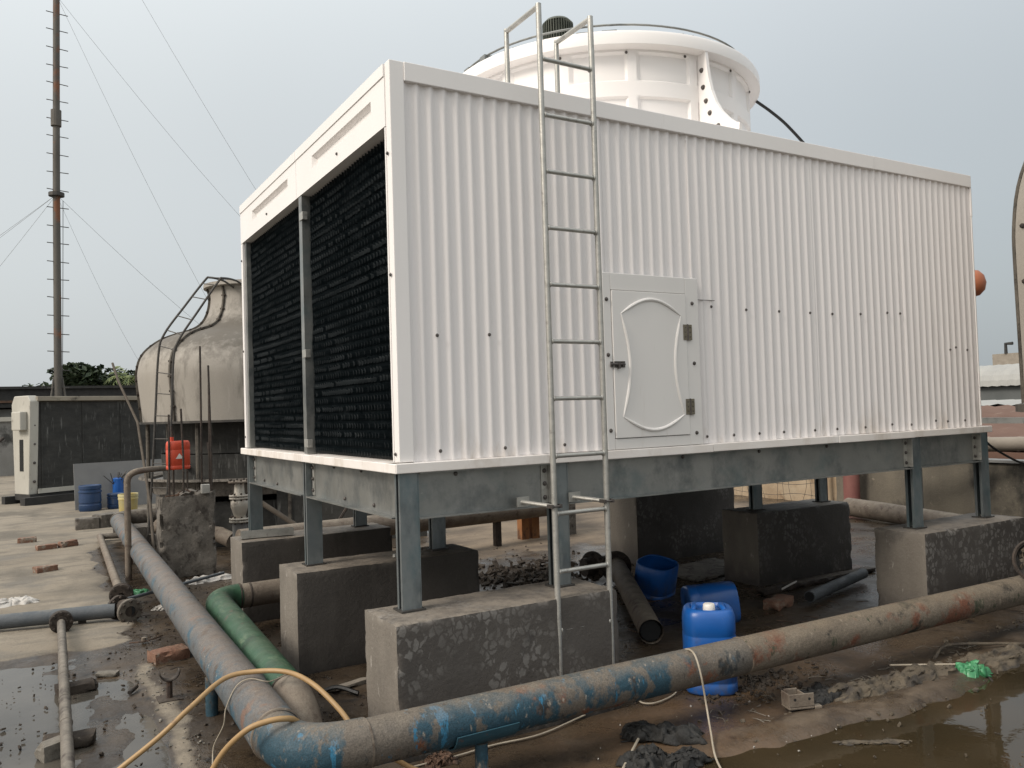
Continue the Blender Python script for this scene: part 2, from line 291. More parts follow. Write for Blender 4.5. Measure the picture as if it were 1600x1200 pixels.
def bez(pts, k=8):
    """Catmull-Rom through the points"""
    P = [Vector(p) for p in pts]; P = [P[0]*2-P[1]]+P+[P[-1]*2-P[-2]]; out_ = []
    for i in range(1, len(P)-2):
        for j in range(k):
            t = j/k; a, b, c, d = P[i-1:i+3]
            out_.append(.5*((2*b)+(c-a)*t+(2*a-5*b+4*c-d)*t*t+(3*b-a-3*c+d)*t**3))
    out_.append(P[-2]); return out_
def nz3(x, y, z=0.0): return noise.noise(Vector((x, y, z)))
def fbm(x, y, z=0.0, o=4): return noise.fractal(Vector((x, y, z)), 1.0, 2.0, o)
def sstep(a, b, x):
    t = max(0, min(1, (x-a)/(b-a))); return t*t*(3-2*t)
def rough_block(x0, x1, y0, y1, z0, z1, res=.05, amp=.004, chip=.012, rnd=.012, seed=0, top=None):
    bm = bmesh.new()
    nx, ny, nzn = [max(2, int(round(d/res))) for d in (x1-x0, y1-y0, z1-z0)]
    def grid(f, a, b):
        vs = [[bm.verts.new(f(i/a, j/b)) for j in range(b+1)] for i in range(a+1)]
        for i in range(a):
            for j in range(b): bm.faces.new((vs[i][j], vs[i+1][j], vs[i+1][j+1], vs[i][j+1]))
    lx = lambda t: x0+(x1-x0)*t; ly = lambda t: y0+(y1-y0)*t; lz = lambda t: z0+(z1-z0)*t
    grid(lambda a, b: (lx(a), y0, lz(b)), nx, nzn); grid(lambda a, b: (lx(a), y1, lz(b)), nx, nzn)
    grid(lambda a, b: (x0, ly(a), lz(b)), ny, nzn); grid(lambda a, b: (x1, ly(a), lz(b)), ny, nzn)
    grid(lambda a, b: (lx(a), ly(b), z1), nx, ny); grid(lambda a, b: (lx(a), ly(b), z0), nx, ny)
    bmesh.ops.remove_doubles(bm, verts=bm.verts, dist=1e-5)
    bmesh.ops.recalc_face_normals(bm, faces=bm.faces)
    for v in bm.verts:
        p = v.co.copy(); e_ = sum((abs(p.x-x0) < 1e-4 or abs(p.x-x1) < 1e-4, abs(p.y-y0) < 1e-4 or abs(p.y-y1) < 1e-4, abs(p.z-z0) < 1e-4 or abs(p.z-z1) < 1e-4))
        n_ = fbm(p.x*5+seed, p.y*5, p.z*5)*amp
        k = 0
        if e_ >= 2: k = rnd*.4+max(0, fbm(p.x*9+seed*3, p.y*9, p.z*9)-.12)*chip*4
        c = Vector(((x0+x1)/2, (y0+y1)/2, (z0+z1)/2)); d = Vector((0, 0, 0))
        if abs(p.x-x0) < 1e-4: d.x = 1
        if abs(p.x-x1) < 1e-4: d.x = -1
        if abs(p.y-y0) < 1e-4: d.y = 1
        if abs(p.y-y1) < 1e-4: d.y = -1
        if abs(p.z-z0) < 1e-4: d.z = 1
        if abs(p.z-z1) < 1e-4: d.z = -1
        v.co = p+d*(k+n_)
        if top and abs(p.z-z1) < 1e-4: v.co.z += top(p.x, p.y)
    return bm
def from_bm(bm, name, mats, parent=None, smooth=True, pick=None, angle=50):
    me = bpy.data.meshes.new(name)
    for m_ in mats: me.materials.append(m_)
    if pick:
        for f in bm.faces: f.material_index = pick(f)
    bm.to_mesh(me); bm.free()
    if smooth:
        me.shade_smooth(); me.set_sharp_from_angle(angle=radians(angle))
    return link(name, me, parent)

GZ = -0.10
# ------------------------------------------------------------------ ground
def axis(a, b, s0, f0, f1):
    xs = [a]
    while xs[-1] < b:
        x = xs[-1]; d = 0 if f0 <= x <= f1 else (f0-x if x < f0 else x-f1)
        xs.append(x+s0*(1+d*1.1))
    return xs
def ridgeR(x): return -0.93+.12*sin(x*1.7+.4)+.06*nz3(x*2.2, 5)      # sediment bank beside the brown pool
def masks(x, y):
    n1 = fbm(x*1.3, y*1.3, 2, 4); n2 = fbm(x*4, y*4, 7, 4)
    xr = -0.95+.16*n1 + (sstep(8.3, 9.6, y)*.7) + sstep(10.2, 12, y)*14
    dry = (1-sstep(xr-.10, xr+.10, x+.1*n2)) * sstep(3.02+.12*n1, 3.16+.12*n1, y)
    tanb = sstep(4.0, 4.9, y+.5*n1) * sstep(1.5, 2.6, x+.4*n1) * (1-sstep(8, 9.5, x))
    # pale floor tones fade out around the old round tower
    d = sqrt((x-1.5)**2+((y-8.2)*.85)**2); tanb *= sstep(1.9, 2.7, d+.3*n1); dry *= 1-(1-sstep(1.9, 2.5, d+.4*n1))*sstep(-.3, .1, x)
    bank = 0; pool = 0
    if x > .7:
        r = ridgeR(x); d = y-r
        bank = math.exp(-(d/.13)**2)*sstep(1.0, 1.6, x)
        pool = (1-sstep(-.24, -.08, d+.05*n2))*sstep(.95, 1.5, x)
    kerb = math.exp(-((x-(-.985+.06*n1+.03*n2))/(.075+.03*n2))**2)*(1-sstep(2.3, 2.6, y))*sstep(-1.5, -1, y)
    puddL = (1-sstep(-1.10, -1.0, x+.03*n2))*(1-sstep(2.75, 3.0, y+.15*n1))
    rustm = math.exp(-((x-1.35)/.75)**2-((y+.75)/.45)**2)*.9 + .5*math.exp(-((x-2.6)/1.3)**2-((y+.45)/.3)**2)
    return dry, tanb, bank, pool, kerb, puddL, rustm, n1, n2
gx = axis(-9, 14, .032, -1.9, 4.2); gy = axis(-5, 34, .032, -1.3, 3.6)
gv = []; gc = []
for y in gy:
    for x in gx:
        dry, tanb, bank, pool, kerb, puddL, rustm, n1, n2 = masks(x, y)
        z = GZ + .006*n1 + .003*n2
        z += .020*dry + .012*tanb + .030*bank + .007*kerb*(.4+.8*abs(n1)) - .045*pool - .017*puddL*(1-.9*kerb) + .030*puddL*max(0, fbm(x*1.3, y*.9, 9, 5)-.05)
        gv.append((x, y, z)); gc.append((max(dry, kerb*.62, puddL*.30), max(tanb, bank*.45), min(1, rustm), 1))
nxg = len(gx); gf = [(j*nxg+i, j*nxg+i+1, (j+1)*nxg+i+1, (j+1)*nxg+i) for j in range(len(gy)-1) for i in range(nxg-1)]
me = bpy.data.meshes.new('ground'); me.from_pydata(gv, [], gf)
ca = me.color_attributes.new('dirt', 'FLOAT_COLOR', 'POINT'); ca.data.foreach_set('color', [c for q in gc for c in q]); me.shade_smooth()
def ground_mat():
    M = bpy.data.materials.new('rooftop_ground'); M.use_nodes = True; t = M.node_tree; b = t.nodes['Principled BSDF']
    geo = N(t, 'ShaderNodeNewGeometry'); at = N(t, 'ShaderNodeAttribute', attribute_name='dirt')
    sp = N(t, 'ShaderNodeSeparateColor'); t.links.new(at.outputs['Color'], sp.inputs[0])
    def nn(sc, det=8, off=0, st=(1, 1, 1), r=.62):
        mp = N(t, 'ShaderNodeMapping'); mp.inputs['Location'].default_value = (off, off, off); mp.inputs['Scale'].default_value = st; t.links.new(geo.outputs['Position'], mp.inputs[0])
        n = N(t, 'ShaderNodeTexNoise'); n.inputs['Scale'].default_value = sc; n.inputs['Detail'].default_value = det; n.inputs['Roughness'].default_value = r
        t.links.new(mp.outputs[0], n.inputs['Vector']); return n.outputs['Fac']
    def rp(v, lo, hi, a=0., c=1.):
        m_ = N(t, 'ShaderNodeMapRange'); m_.inputs[1].default_value = lo; m_.inputs[2].default_value = hi; m_.inputs[3].default_value = a; m_.inputs[4].default_value = c; t.links.new(v, m_.inputs[0]); return m_.outputs[0]
    def mx(f, A, B):
        m_ = N(t, 'ShaderNodeMix', data_type='RGBA'); t.links.new(f, m_.inputs['Factor'])
        for s_, v in (('A', A), ('B', B)):
            if isinstance(v, tuple): m_.inputs[s_].default_value = (*v, 1)
            else: t.links.new(v, m_.inputs[s_])
        return m_.outputs['Result']
    def mul(a_, b_):
        m_ = N(t, 'ShaderNodeMath', operation='MULTIPLY'); t.links.new(a_, m_.inputs[0])
        if isinstance(b_, float): m_.inputs[1].default_value = b_
        else: t.links.new(b_, m_.inputs[1])
        return m_.outputs[0]
    wet = mx(rp(nn(1.6), .35, .65), (.050, .036, .025), (.125, .090, .058))
    wet = mx(rp(nn(7, off=4), .55, .72), wet, (.022, .018, .016))
    wet = mx(rp(nn(24, off=9), .62, .70), wet, (.13, .11, .09))
    wet = mx(mul(sp.outputs[2], rp(nn(3, off=2), .35, .6)), wet, (.21, .13, .072))
    drc = mx(rp(nn(1.1, off=6, st=(1, .6, 1)), .35, .65), (.32, .27, .205), (.40, .345, .27))
    drc = mx(rp(nn(3.2, off=3, st=(.5, 1.6, 1)), .50, .70), drc, (.205, .178, .142))
    drc = mx(rp(nn(.9, off=12), .57, .68), drc, (.24, .215, .18))
    drc = mx(rp(nn(.55, off=31, st=(1, .7, 1)), .50, .60), drc, (.19, .165, .13))
    drc = mx(rp(nn(30, off=8, r=.7), .63, .70), drc, (.12, .10, .08))
    drc = mx(rp(nn(5.5, off=14, st=(.4, 2, 1), r=.7), .62, .68), drc, (.14, .12, .095))
    tn = mx(rp(nn(1.4, off=5, st=(.7, 1.3, 1)), .38, .62), (.16, .12, .085), (.34, .26, .18))
    tn = mx(rp(nn(11, off=1), .6, .7), tn, (.08, .06, .045))
    e1 = N(t, 'ShaderNodeMath', operation='MULTIPLY_ADD'); t.links.new(nn(9, off=7), e1.inputs[0]); e1.inputs[1].default_value = .5; t.links.new(sp.outputs[0], e1.inputs[2])
    e2 = N(t, 'ShaderNodeMath', operation='MULTIPLY_ADD'); t.links.new(nn(6, off=11), e2.inputs[0]); e2.inputs[1].default_value = .9; t.links.new(sp.outputs[1], e2.inputs[2])
    fd = rp(e1.outputs[0], .62, .85); ft = rp(e2.outputs[0], .75, 1.15)
    col = mx(fd, mx(ft, wet, tn), drc)
    f = rp(nn(140, 2), .3, .7, .86, 1.14); s_ = N(t, 'ShaderNodeVectorMath', operation='SCALE'); t.links.new(col, s_.inputs[0]); t.links.new(f, s_.inputs['Scale'])
    gsc = N(t, 'ShaderNodeVectorMath', operation='SCALE'); t.links.new(s_.outputs[0], gsc.inputs[0]); gsc.inputs['Scale'].default_value = .58; t.links.new(gsc.outputs[0], b.inputs['Base Color'])
    rw = rp(nn(2.3, off=20), .40, .62, .16, .62)
    m_ = N(t, 'ShaderNodeMix', data_type='FLOAT'); mxn = N(t, 'ShaderNodeMath', operation='MAXIMUM'); t.links.new(fd, mxn.inputs[0]); t.links.new(ft, mxn.inputs[1])
    t.links.new(mxn.outputs[0], m_.inputs['Factor']); t.links.new(rw, m_.inputs['A']); m_.inputs['B'].default_value = .9
    t.links.new(m_.outputs['Result'], b.inputs['Roughness'])
    bp = N(t, 'ShaderNodeBump'); bp.inputs['Strength'].default_value = .35; bp.inputs['Distance'].default_value = .02
    t.links.new(nn(28, 8, 1), bp.inputs['Height']); t.links.new(bp.outputs[0], b.inputs['Normal'])
    return M
me.materials.append(ground_mat())
ground = link('ground', me); tag(ground, kind='structure')
MB().box(-900, 900, -900, 900, -1.0, -.16).build('far_ground', mat('far_ground', (.12, .115, .095), (.17, .16, .13), .02, rough=(.9, 1), bump=(10, 0))).__setitem__('kind', 'structure')

def water_mat(name, c1, c2, sc, rough=.035):
    M = bpy.data.materials.new(name); M.use_nodes = True; t = M.node_tree; b = t.nodes['Principled BSDF']
    geo = N(t, 'ShaderNodeNewGeometry')
    n = N(t, 'ShaderNodeTexNoise'); n.inputs['Scale'].default_value = sc; n.inputs['Detail'].default_value = 6; t.links.new(geo.outputs['Position'], n.inputs['Vector'])
    m_ = N(t, 'ShaderNodeMapRange'); m_.inputs[1].default_value = .38; m_.inputs[2].default_value = .64; t.links.new(n.outputs['Fac'], m_.inputs[0])
    x = N(t, 'ShaderNodeMix', data_type='RGBA'); x.inputs['A'].default_value = (*c1, 1); x.inputs['B'].default_value = (*c2, 1); t.links.new(m_.outputs[0], x.inputs['Factor'])
    t.links.new(x.outputs['Result'], b.inputs['Base Color']); b.inputs['Roughness'].default_value = rough; b.inputs['IOR'].default_value = 1.33; b.inputs['Specular IOR Level'].default_value = .5
    n2 = N(t, 'ShaderNodeTexNoise'); n2.inputs['Scale'].default_value = 9; n2.inputs['Detail'].default_value = 3; t.links.new(geo.outputs['Position'], n2.inputs['Vector'])
    bp = N(t, 'ShaderNodeBump'); bp.inputs['Strength'].default_value = .04; bp.inputs['Distance'].default_value = .02; t.links.new(n2.outputs['Fac'], bp.inputs['Height']); t.links.new(bp.outputs[0], b.inputs['Normal'])
    return M
def sheet(x0, x1, y0, y1, z, name, m_):
    o = MB().add([(x0, y0, z), (x1, y0, z), (x1, y1, z), (x0, y1, z)], [(0, 1, 2, 3)]).build(name, m_); o['kind'] = 'structure'; return o
sheet(-6, -.96, -5, 3.6, GZ-.009, 'puddle_water', water_mat('grey_puddle', (.085, .076, .064), (.05, .045, .038), 1.4, .06))
sheet(-.955, .9, -5, 5.5, GZ-.006, 'puddle_water', water_mat('dark_puddle', (.040, .030, .022), (.065, .045, .03), 2.4))
sheet(.905, 9, -5, 5.5, GZ-.007, 'puddle_water', water_mat('brown_pool', (.026, .020, .011), (.050, .036, .020), .9))

# ------------------------------------------------------------------ cooling tower
W, D = 5.33, 3.45; ZB, ZT = 1.30, 3.50
T = empty('cooling_tower', (2.7, 1.72, .576), 'big white box-shaped cooling tower with corrugated side and round fan stack on galvanised legs', 'cooling tower')
bolt_me = MB().lathe([(.0001, .010), (.007, .010), (.010, .007), (.010, .003), (.013, .002), (.013, 0)], 8).mesh('bolt', boltm, True)
Rmy = Matrix.Rotation(radians(90), 4, 'X')      # +z -> -y
Rmx = Matrix.Rotation(radians(-90), 4, 'Y')     # +z -> -x
def bolt(parent, p, R_=Rmy, s=1.0, me=bolt_me): return place('bolt', me, parent, Matrix.Translation(p) @ R_ @ Matrix.Scale(s, 4))
# corrugated sheets on the long side, in five lapped panels
PI_ = .0808
def corr(x0, x1, z0, z1, yoff, tilt=0):
    n = int((x1-x0)/(PI_/10)); vs = []; fs = []
    for i in range(n+1):
        x = x0+(x1-x0)*i/n
        ph = (x/PI_) % 1.0
        # broad ridges, narrower valleys
        c = .5+.5*cos(2*pi*ph+.35*sin(2*pi*ph)); y = yoff+.0165*(1-c**.85)
        for k in range(9):
            z = (z0, z0+.004)[k] if k < 2 else ((z1-.004, z1)[k-7] if k > 6 else z0+(z1-z0)*(k-1)/6)
            vs.append((x, y+.0025*nz3(x*1.1, z*1.3, 3), z))
    for i in range(n):
        for k in range(8): a_ = i*9+k; fs.append((a_, a_+9, a_+10, a_+1))
    return MB().add(vs, fs)
ends = [.085, 1.37, 2.10, 3.16, 4.29, 5.318]
doorx = (1.345, 2.12); doorz = (1.353, 2.435)
pans = [(.085, 1.40, 1.352, 3.40), (1.385, 2.32, 2.40, 3.40), (2.09, 3.30, 1.352, 3.40), (3.28, 4.36, 1.352, 3.40), (4.34, 5.318, 1.352, 3.40)]
for i, (a_, b_, z0, z1) in enumerate(pans):
    o = corr(a_, b_, z0, z1, .004+(.003 if i % 2 else 0)).build('corrugated_panel', white_c, T, smooth=True, angle=60)
    s_ = o.modifiers.new('sheet', 'SOLIDIFY'); s_.thickness = .003
# inner casing box behind (closed, so nothing shows through)
MB().box(.13, W-.01, .05, D-.02, 1.36, 3.44).build('casing_liner', blackm, T)
# corner trim, fascia, end trim, sill
MB().box(.0, .084, -.004, .06, 1.356, 3.496).build('corner_trim', white, T, bevel=.004)
fas = MB().box(.084, 4.02, -.010, .05, 3.392, 3.496).build('fascia', white, T, bevel=.004)
MB().box(4.023, W, -.006, .05, 3.396, 3.499).build('fascia', white, T, bevel=.004)
MB().box(W-.012, W+.004, -.003, .05, 3.15, 3.394).build('corner_trim', white, T, bevel=.002)
MB().box(W-.008, W+.002, .001, D, 1.36, 3.49).build('end_panel', white, T)
MB().box(0, W-.01, D-.018, D, 1.36, 3.49).build('back_panel', white, T)
segs = [0, .92, 2.2, 3.45, 4.35, 5.43]
for i in range(5):
    x0, x1 = segs[i]-(.03 if i == 0 else 0), segs[i+1]-.002
    dz = .002*(i % 2)
    MB().box(x0, x1, -.030-dz, .11, 1.300-dz, 1.352-dz).build('sill', white_s, T, bevel=.004)
for i, (y0, y1) in enumerate([(-.026, .85), (.852, 1.62), (1.622, 2.5), (2.502, 3.50)]):
    MB().box(-.034+.002*(i % 2), .0, y0+.001 if i == 0 else y0, y1, 1.300, 1.352).build('sill', white_s, T, bevel=.004)
MB().box(-.0, .13, .06, D, 1.301, 1.349).build('sill_floor', white_s, T)
# roof deck
MB().box(.02, W-.02, .02, D-.02, 3.44, 3.475).build('roof_deck', white, T)
# louver side, x = 0
MB().box(-.004, .05, .0605, .075, 1.356, 3.15).build('corner_trim', white, T, bevel=.002)
MB().box(-.004, .05, 3.395, D, 1.356, 3.15).build('corner_trim', white, T, bevel=.003)
def header(y0, y1, ty0, ty1):
    m_ = MB(); z0, z1 = 3.155, 3.492; a0, a1 = 3.275, 3.355; t = .004; xi = .028
    m_.box(-t, .02, y0, y1, z0, a0); m_.box(-t, .02, y0, y1, a1, z1); m_.box(-t, .02, y0, ty0, a0, a1); m_.box(-t, .02, ty1, y1, a0, a1)
    b = .018  # bevelled trough
    vs = [(-t, ty0, a0), (-t, ty1, a0), (-t, ty1, a1), (-t, ty0, a1), (xi, ty0+b, a0+b), (xi, ty1-b, a0+b), (xi, ty1-b, a1-b), (xi, ty0+b, a1-b)]
    m_.add(vs, [(4, 5, 6, 7), (0, 1, 5, 4), (1, 2, 6, 5), (2, 3, 7, 6), (3, 0, 4, 7)])
    m_.box(.02, .13, y0, y1, z0, z0+.006)
    m_.box(-.010, -.0045, y0, y1, 3.425, 3.492)
    return m_.build('louver_header', white, T)
for y0, y1, a0, a1 in ((.0605, 1.722, .262, 1.352), (1.726, D, 1.94, 3.02)):
    h = header(y0, y1, a0, a1); bolt(T, (-.006, (y0+y1)/2-.05, 3.225), Rmx, .8)
# fill: thin wavy sheets on edge, glints painted as paler strips along their lips
glintm = mat('black_pvc_glint', (.022, .028, .031), (.055, .064, .068), 5, (.3, .5, 3), (.3, .5), 0, (60, .05), spec=.6, layers=[((.14, .15, .15), 7, .60, .74, (.3, .6, 4))])
def fill(y0, y1):
    m_ = MB(); lp_ = MB(); z0, z1 = 1.36, 3.15; pitch = .047; n = int((y1-y0)/pitch); band = .054; K = int((z1-z0)/band)
    rn = random.Random(int(y0*100)); rowk = [rn.choice((.1, .25, .4, .6, 1.0)) for _ in range(K)]
    for i in range(n+1):
        yb = y0+pitch*(i+.15); vs = []; fs = []; ls = []; lf = []
        for k in range(K):
            for q in range(4):
                t = q/3; zz_ = z0+band*(k+t); yy = min(y1, yb+.005*(abs(2*t-1)-.5)+.005*nz3(yb*2, zz_*4, 3)); x = .048+.008*nz3(yb*2.5, zz_*5, 1)+.001*abs(2*t-1)
                if q or k == 0: vs += [(x, yy, zz_), (x+.058, min(y1, yy+.004), zz_)]
                if q: a_ = len(vs)-4; fs.append((a_, a_+1, a_+3, a_+2))
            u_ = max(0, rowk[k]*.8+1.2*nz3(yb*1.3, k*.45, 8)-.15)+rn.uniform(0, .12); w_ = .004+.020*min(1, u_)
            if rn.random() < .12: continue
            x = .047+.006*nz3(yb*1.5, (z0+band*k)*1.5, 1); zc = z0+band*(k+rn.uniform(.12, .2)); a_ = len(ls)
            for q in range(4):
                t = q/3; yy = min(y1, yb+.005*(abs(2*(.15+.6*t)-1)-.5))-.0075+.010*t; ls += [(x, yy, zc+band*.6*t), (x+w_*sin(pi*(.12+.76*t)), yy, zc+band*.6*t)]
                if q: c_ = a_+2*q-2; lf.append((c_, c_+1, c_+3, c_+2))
        m_.add(vs, fs); lp_.add(ls, lf)
    m_.box(.110, .116, y0, y1, z0, z1)
    o = m_.build('fill_pack', fillm, T); o['kind'] = 'stuff'; o = lp_.build('fill_glint', glintm, T); o['kind'] = 'stuff'
fill(.075, 1.62); fill(1.70, 3.34)
def channel(M, Wd, Dp, L, t=.007):   # C profile: web at back (+y), open to -y, length along z
    m_ = MB(); h = Wd/2
    m_.box(-h+t, h-t, .018, .018+t, 0, L, M); m_.box(-h, -h+t, 0, Dp, 0, L, M); m_.box(h-t, h, 0, Dp, 0, L, M)
    m_.box(-h+t, -h+t+.014, 0, t, 0, L, M); m_.box(h-t-.014, h-t, 0, t, 0, L, M)
    return m_
# centre mullion with retaining clips, and the far jamb
MB().box(.0, .075, 1.622, 1.628, 1.353, 3.155).box(.0, .007, 1.628, 1.682, 1.353, 3.155).box(.0, .075, 1.682, 1.690, 1.353, 3.155).build('mullion', galv, T, bevel=.002)
MB().box(.015, .075, 3.343, 3.349, 1.353, 3.155).box(.015, .021, 3.349, 3.394, 1.353, 3.155).build('mullion', galv, T, bevel=.002)
for z in (2.98, 2.02, 1.40):
    MB().box(-.006, .0, 1.60, 1.665, z, z+.055).box(-.006, .03, 1.585, 1.60, z, z+.055).build('retaining_clip', galv_l, T, bevel=.002)
for z in (3.0, 2.35, 1.40): bolt(T, (-.005, .035, z), Rmx, .8)
for z in (3.0, 2.2, 1.45): bolt(T, (-.005, 3.42, z), Rmx, .8)
# access door
fr = MB(); x0, x1 = doorx; z0, z1 = doorz; dx0, dx1, dz0, dz1 = 1.405, 2.008, 1.418, 2.330
t0, t1 = -.022, -.008
fr.box(x0, dx0, t0, t1, z0, z1); fr.box(dx1, x1, t0, t1, z0, z1); fr.box(dx0, dx1, t0, t1, dz1, z1); fr.box(dx0, dx1, t0, t1, z0, dz0)
fr.build('door_frame', white_d, T, bevel=.004)
MB().box(x0+.01, x1-.01, -.008, .03, z0+.01, z1-.01).build('door_backing', blackm, T)
dr = MB().box(dx0+.0035, dx1-.0035, -.029, -.010, dz0+.0035, dz1-.0035).build('access_door', white_d, T, bevel=.003)
# hourglass embossing: four rolled ridges
def arc(p0, p1, bulge, n=18):
    P0, P1 = Vector(p0), Vector(p1); d = P1-P0; nrm = Vector((-d.z, 0, d.x)).normalized()
    return [P0+d*(i/n)+nrm*bulge*sin(pi*i/n) for i in range(n+1)]
em = MB()
cs = [(1.475, 2.185), (1.960, 2.185), (1.962, 1.55), (1.468, 1.55)]
P3 = lambda i: (cs[i][0], -.029, cs[i][1])
for p in (arc(P3(0), P3(1), .095), arc(P3(1), P3(2), -.062), arc(P3(2), P3(3), .088), arc(P3(3), P3(0), -.062)):
    n = len(p); em.tube(p, .009, 8, True, [.003+.008*min(1, sin(pi*i/(n-1))*2.2) for i in range(n)])
em.build('embossed_rib', white_d, dr, smooth=True)
for z in (2.08, 1.60):
    h = MB().box(1.975, 2.0085, -.034, -.030, z-.05, z+.05).box(2.0135, 2.047, -.034, -.023, z-.05, z+.05).build('hinge', brass, dr, bevel=.001)
    hb = MB().tube([(2.011, -.034, z-.052), (2.011, -.034, z+.052)], .0055, 10)
    for q in (-.03, 0, .03):
        for xx in (1.991, 2.031): hb.box(xx-.004, xx+.004, -.0365, -.034, z+q-.004, z+q+.004)
    hb.build('hinge_pin', boltm, dr, smooth=True)
MB().box(1.385, 1.402, -.032, -.0225, 1.855, 1.889).box(1.410, 1.49, -.034, -.0295, 1.853, 1.891).tube([(1.375, -.040, 1.872), (1.485, -.040, 1.872)], .006, 8).box(1.43, 1.443, -.050, -.034, 1.845, 1.878).box(1.465, 1.476, -.044, -.034, 1.858, 1.886).build('latch', boltm, dr)
for p in ((1.372, 2.27), (1.372, 1.93), (1.372, 1.47), (2.066, 2.27), (2.066, 1.88), (2.066, 1.43)): bolt(T, (p[0], -.022, p[1]))
MB().box(2.10, 2.29, -.0005, .003, 2.298, 2.302).build('wire_tie', boltm, T)
# screws on the corrugated wall
for x, z in [(.24, 1.405), (.62, 1.402), (.95, 1.40), (1.06, 1.40), (2.21, 1.40), (2.42, 1.40), (2.66, 1.40), (2.90, 1.40), (3.24, 1.40), (3.48, 1.40), (3.80, 1.40), (4.12, 1.41), (4.36, 1.40), (4.68, 1.42), (4.85, 1.41), (5.09, 1.41),
             (.24, 2.03), (.565, 2.04), (2.3, 2.26), (2.58, 2.25), (2.90, 2.25), (3.24, 2.25), (3.48, 2.25), (3.80, 2.26), (4.12, 2.28), (4.28, 2.28), (4.9, 2.0), (5.17, 2.0), (5.01, 2.02)]:
    xx = round(x/PI_)*PI_; bolt(T, (xx, .005, z), Rmy, .8)
# steel: posts, base plates, beams
posts = [(x, y) for y in (.055, 1.72, 3.39) for x in (.055, 1.01, 4.41, 5.357)]
shim = MB().box(-.068, .068, -.070, .050, 0, .010).mesh('base_plate', darks)
pq = MB(); t_ = .006
pq.box(-.052, .052, 0, t_, 0, 1).box(-.052, .052, .064, .064+t_, 0, 1).box(.046, .052, t_, .064, 0, 1).box(-.052, -.046, t_, t_+.015, 0, 1).box(-.052, -.046, .064-.015, .064, 0, 1)
pq.box(.052, .056, -.003, .012, 0, 1)
pm = pq.mesh('leg', galv_b)
for i, (x, y) in enumerate(posts):
    h = ZB-.002-.586
    o = place('leg', pm, T, Matrix.Translation((x, y-.045, .586)) @ Matrix.Diagonal((1, 1, h, 1)))
    bp_ = place('base_plate', shim, T, Matrix.Translation((x, y, .576)))
    if y < 3:
        MB().lathe([(.0001, .03), (.012, .03), (.012, .008), (.022, .008), (.022, 0)], 8, (x+.02, y+.005, .586)).build('foot_bolt', galv_l, T)
def beam_x(xa, xb, y, z0=1.052, z1=1.298, s=1):   # web with flanges towards -y (s=1)
    t = .007; f = .055
    m_ = MB().box(xa, xb, y, y+t, z0, z1).box(xa, xb, y-f*s if s > 0 else y+t, y if s > 0 else y+t+f, z0, z0+t)
    m_.box(xa, xb, y-f*s if s > 0 else y+t, y if s > 0 else y+t+f, z1-t, z1)
    return m_
for y in (.047, 1.72, 3.38):
    for xa, xb in ((.112, .953), (1.067, 4.353), (4.467, 5.300)): beam_x(xa, xb, y).build('beam', galv, T)
def beam_y(ya, yb, x, z0=1.052, z1=1.298):
    t = .007; f = .055
    return MB().box(x, x+t, ya, yb, z0, z1).box(x-f, x, ya, yb, z0, z0+t).box(x-f, x, ya, yb, z1-t, z1)
for x in (.050, 1.01, 4.41, 5.35):
    for ya, yb in ((.112, 1.663), (1.777, 3.333)): beam_y(ya, yb, x).build('beam', galv, T)
# clip angles with bolts where beams meet posts
def clip_x(x, y):
    m_ = MB().box(x-.022, x+.022, y-.007, y-.0005, 1.068, 1.285); m_.box(x+.0225, x+.028, y-.05, y-.0005, 1.068, 1.285)
    m_.build('clip_angle', galv_l, T)
    for z in (1.10, 1.18, 1.255): place('bolt', bolt_me, T, Matrix.Translation((x, y-.008, z)) @ Rmy @ Matrix.Scale(1.1, 4))
for x in (.923, 4.325, 5.27): clip_x(x, .047)
def clip_y(y, x):
    MB().box(x-.007, x-.0005, y-.022, y+.022, 1.068, 1.285).build('clip_angle', galv_l, T)
    for z in (1.10, 1.18, 1.255): place('bolt', bolt_me, T, Matrix.Translation((x-.008, y, z)) @ Rmx @ Matrix.Scale(1.1, 4))
for y in (1.635, 3.305): clip_y(y, .05)
for y, z in ((.5, 1.09), (1.0, 1.09), (2.6, 1.085), (3.0, 1.09), (1.2, 1.28), (.7, 1.28)): place('bolt', bolt_me, T, Matrix.Translation((.049, y, z)) @ Rmx @ Matrix.Scale(1.0, 4))
for x in (.35, 2.0, 2.7, 3.4): place('bolt', bolt_me, T, Matrix.Translation((x, .046, 1.275)) @ Rmy)
MB().box(.03, 5.38, .10, 3.3, 1.2985, 1.3005).build('basin_floor', darks, T)
# fan stack
FC = (2.7, 1.72)
def stack_r(z, th):
    """ribs stay proud, panels recessed"""
    r = 1.262
    a_ = (math.degrees(th)+3.5) % 22.5; a_ = min(a_, 22.5-a_)          # distance to nearest upright rib
    rib = 1-sstep(1.6, 2.4, a_)
    for zc, hw in ((4.235, .05), (3.915, .055), (3.55, .06)):
        rib = max(rib, 1-sstep(hw, hw+.015, abs(z-zc)))
    return r-.022+.022*rib
nth = 480; zs = [3.475, 3.50, 3.54, 3.58, 3.61, 3.625, 3.64, 3.70, 3.76, 3.82, 3.845, 3.86, 3.875, 3.90, 3.93, 3.955, 3.97, 3.985, 4.0, 4.06, 4.12, 4.155, 4.17, 4.185, 4.2, 4.205]
vs = []; fs = []
for z in zs:
    for j in range(nth):
        th = 2*pi*j/nth; r = stack_r(z, th); vs.append((FC[0]+r*cos(th), FC[1]+r*sin(th), z))
for i in range(len(zs)-1):
    for j in range(nth): fs.append((i*nth+j, i*nth+(j+1) % nth, (i+1)*nth+(j+1) % nth, (i+1)*nth+j))
st = MB().add(vs, fs).build('fan_stack', white, T, smooth=True, angle=30)
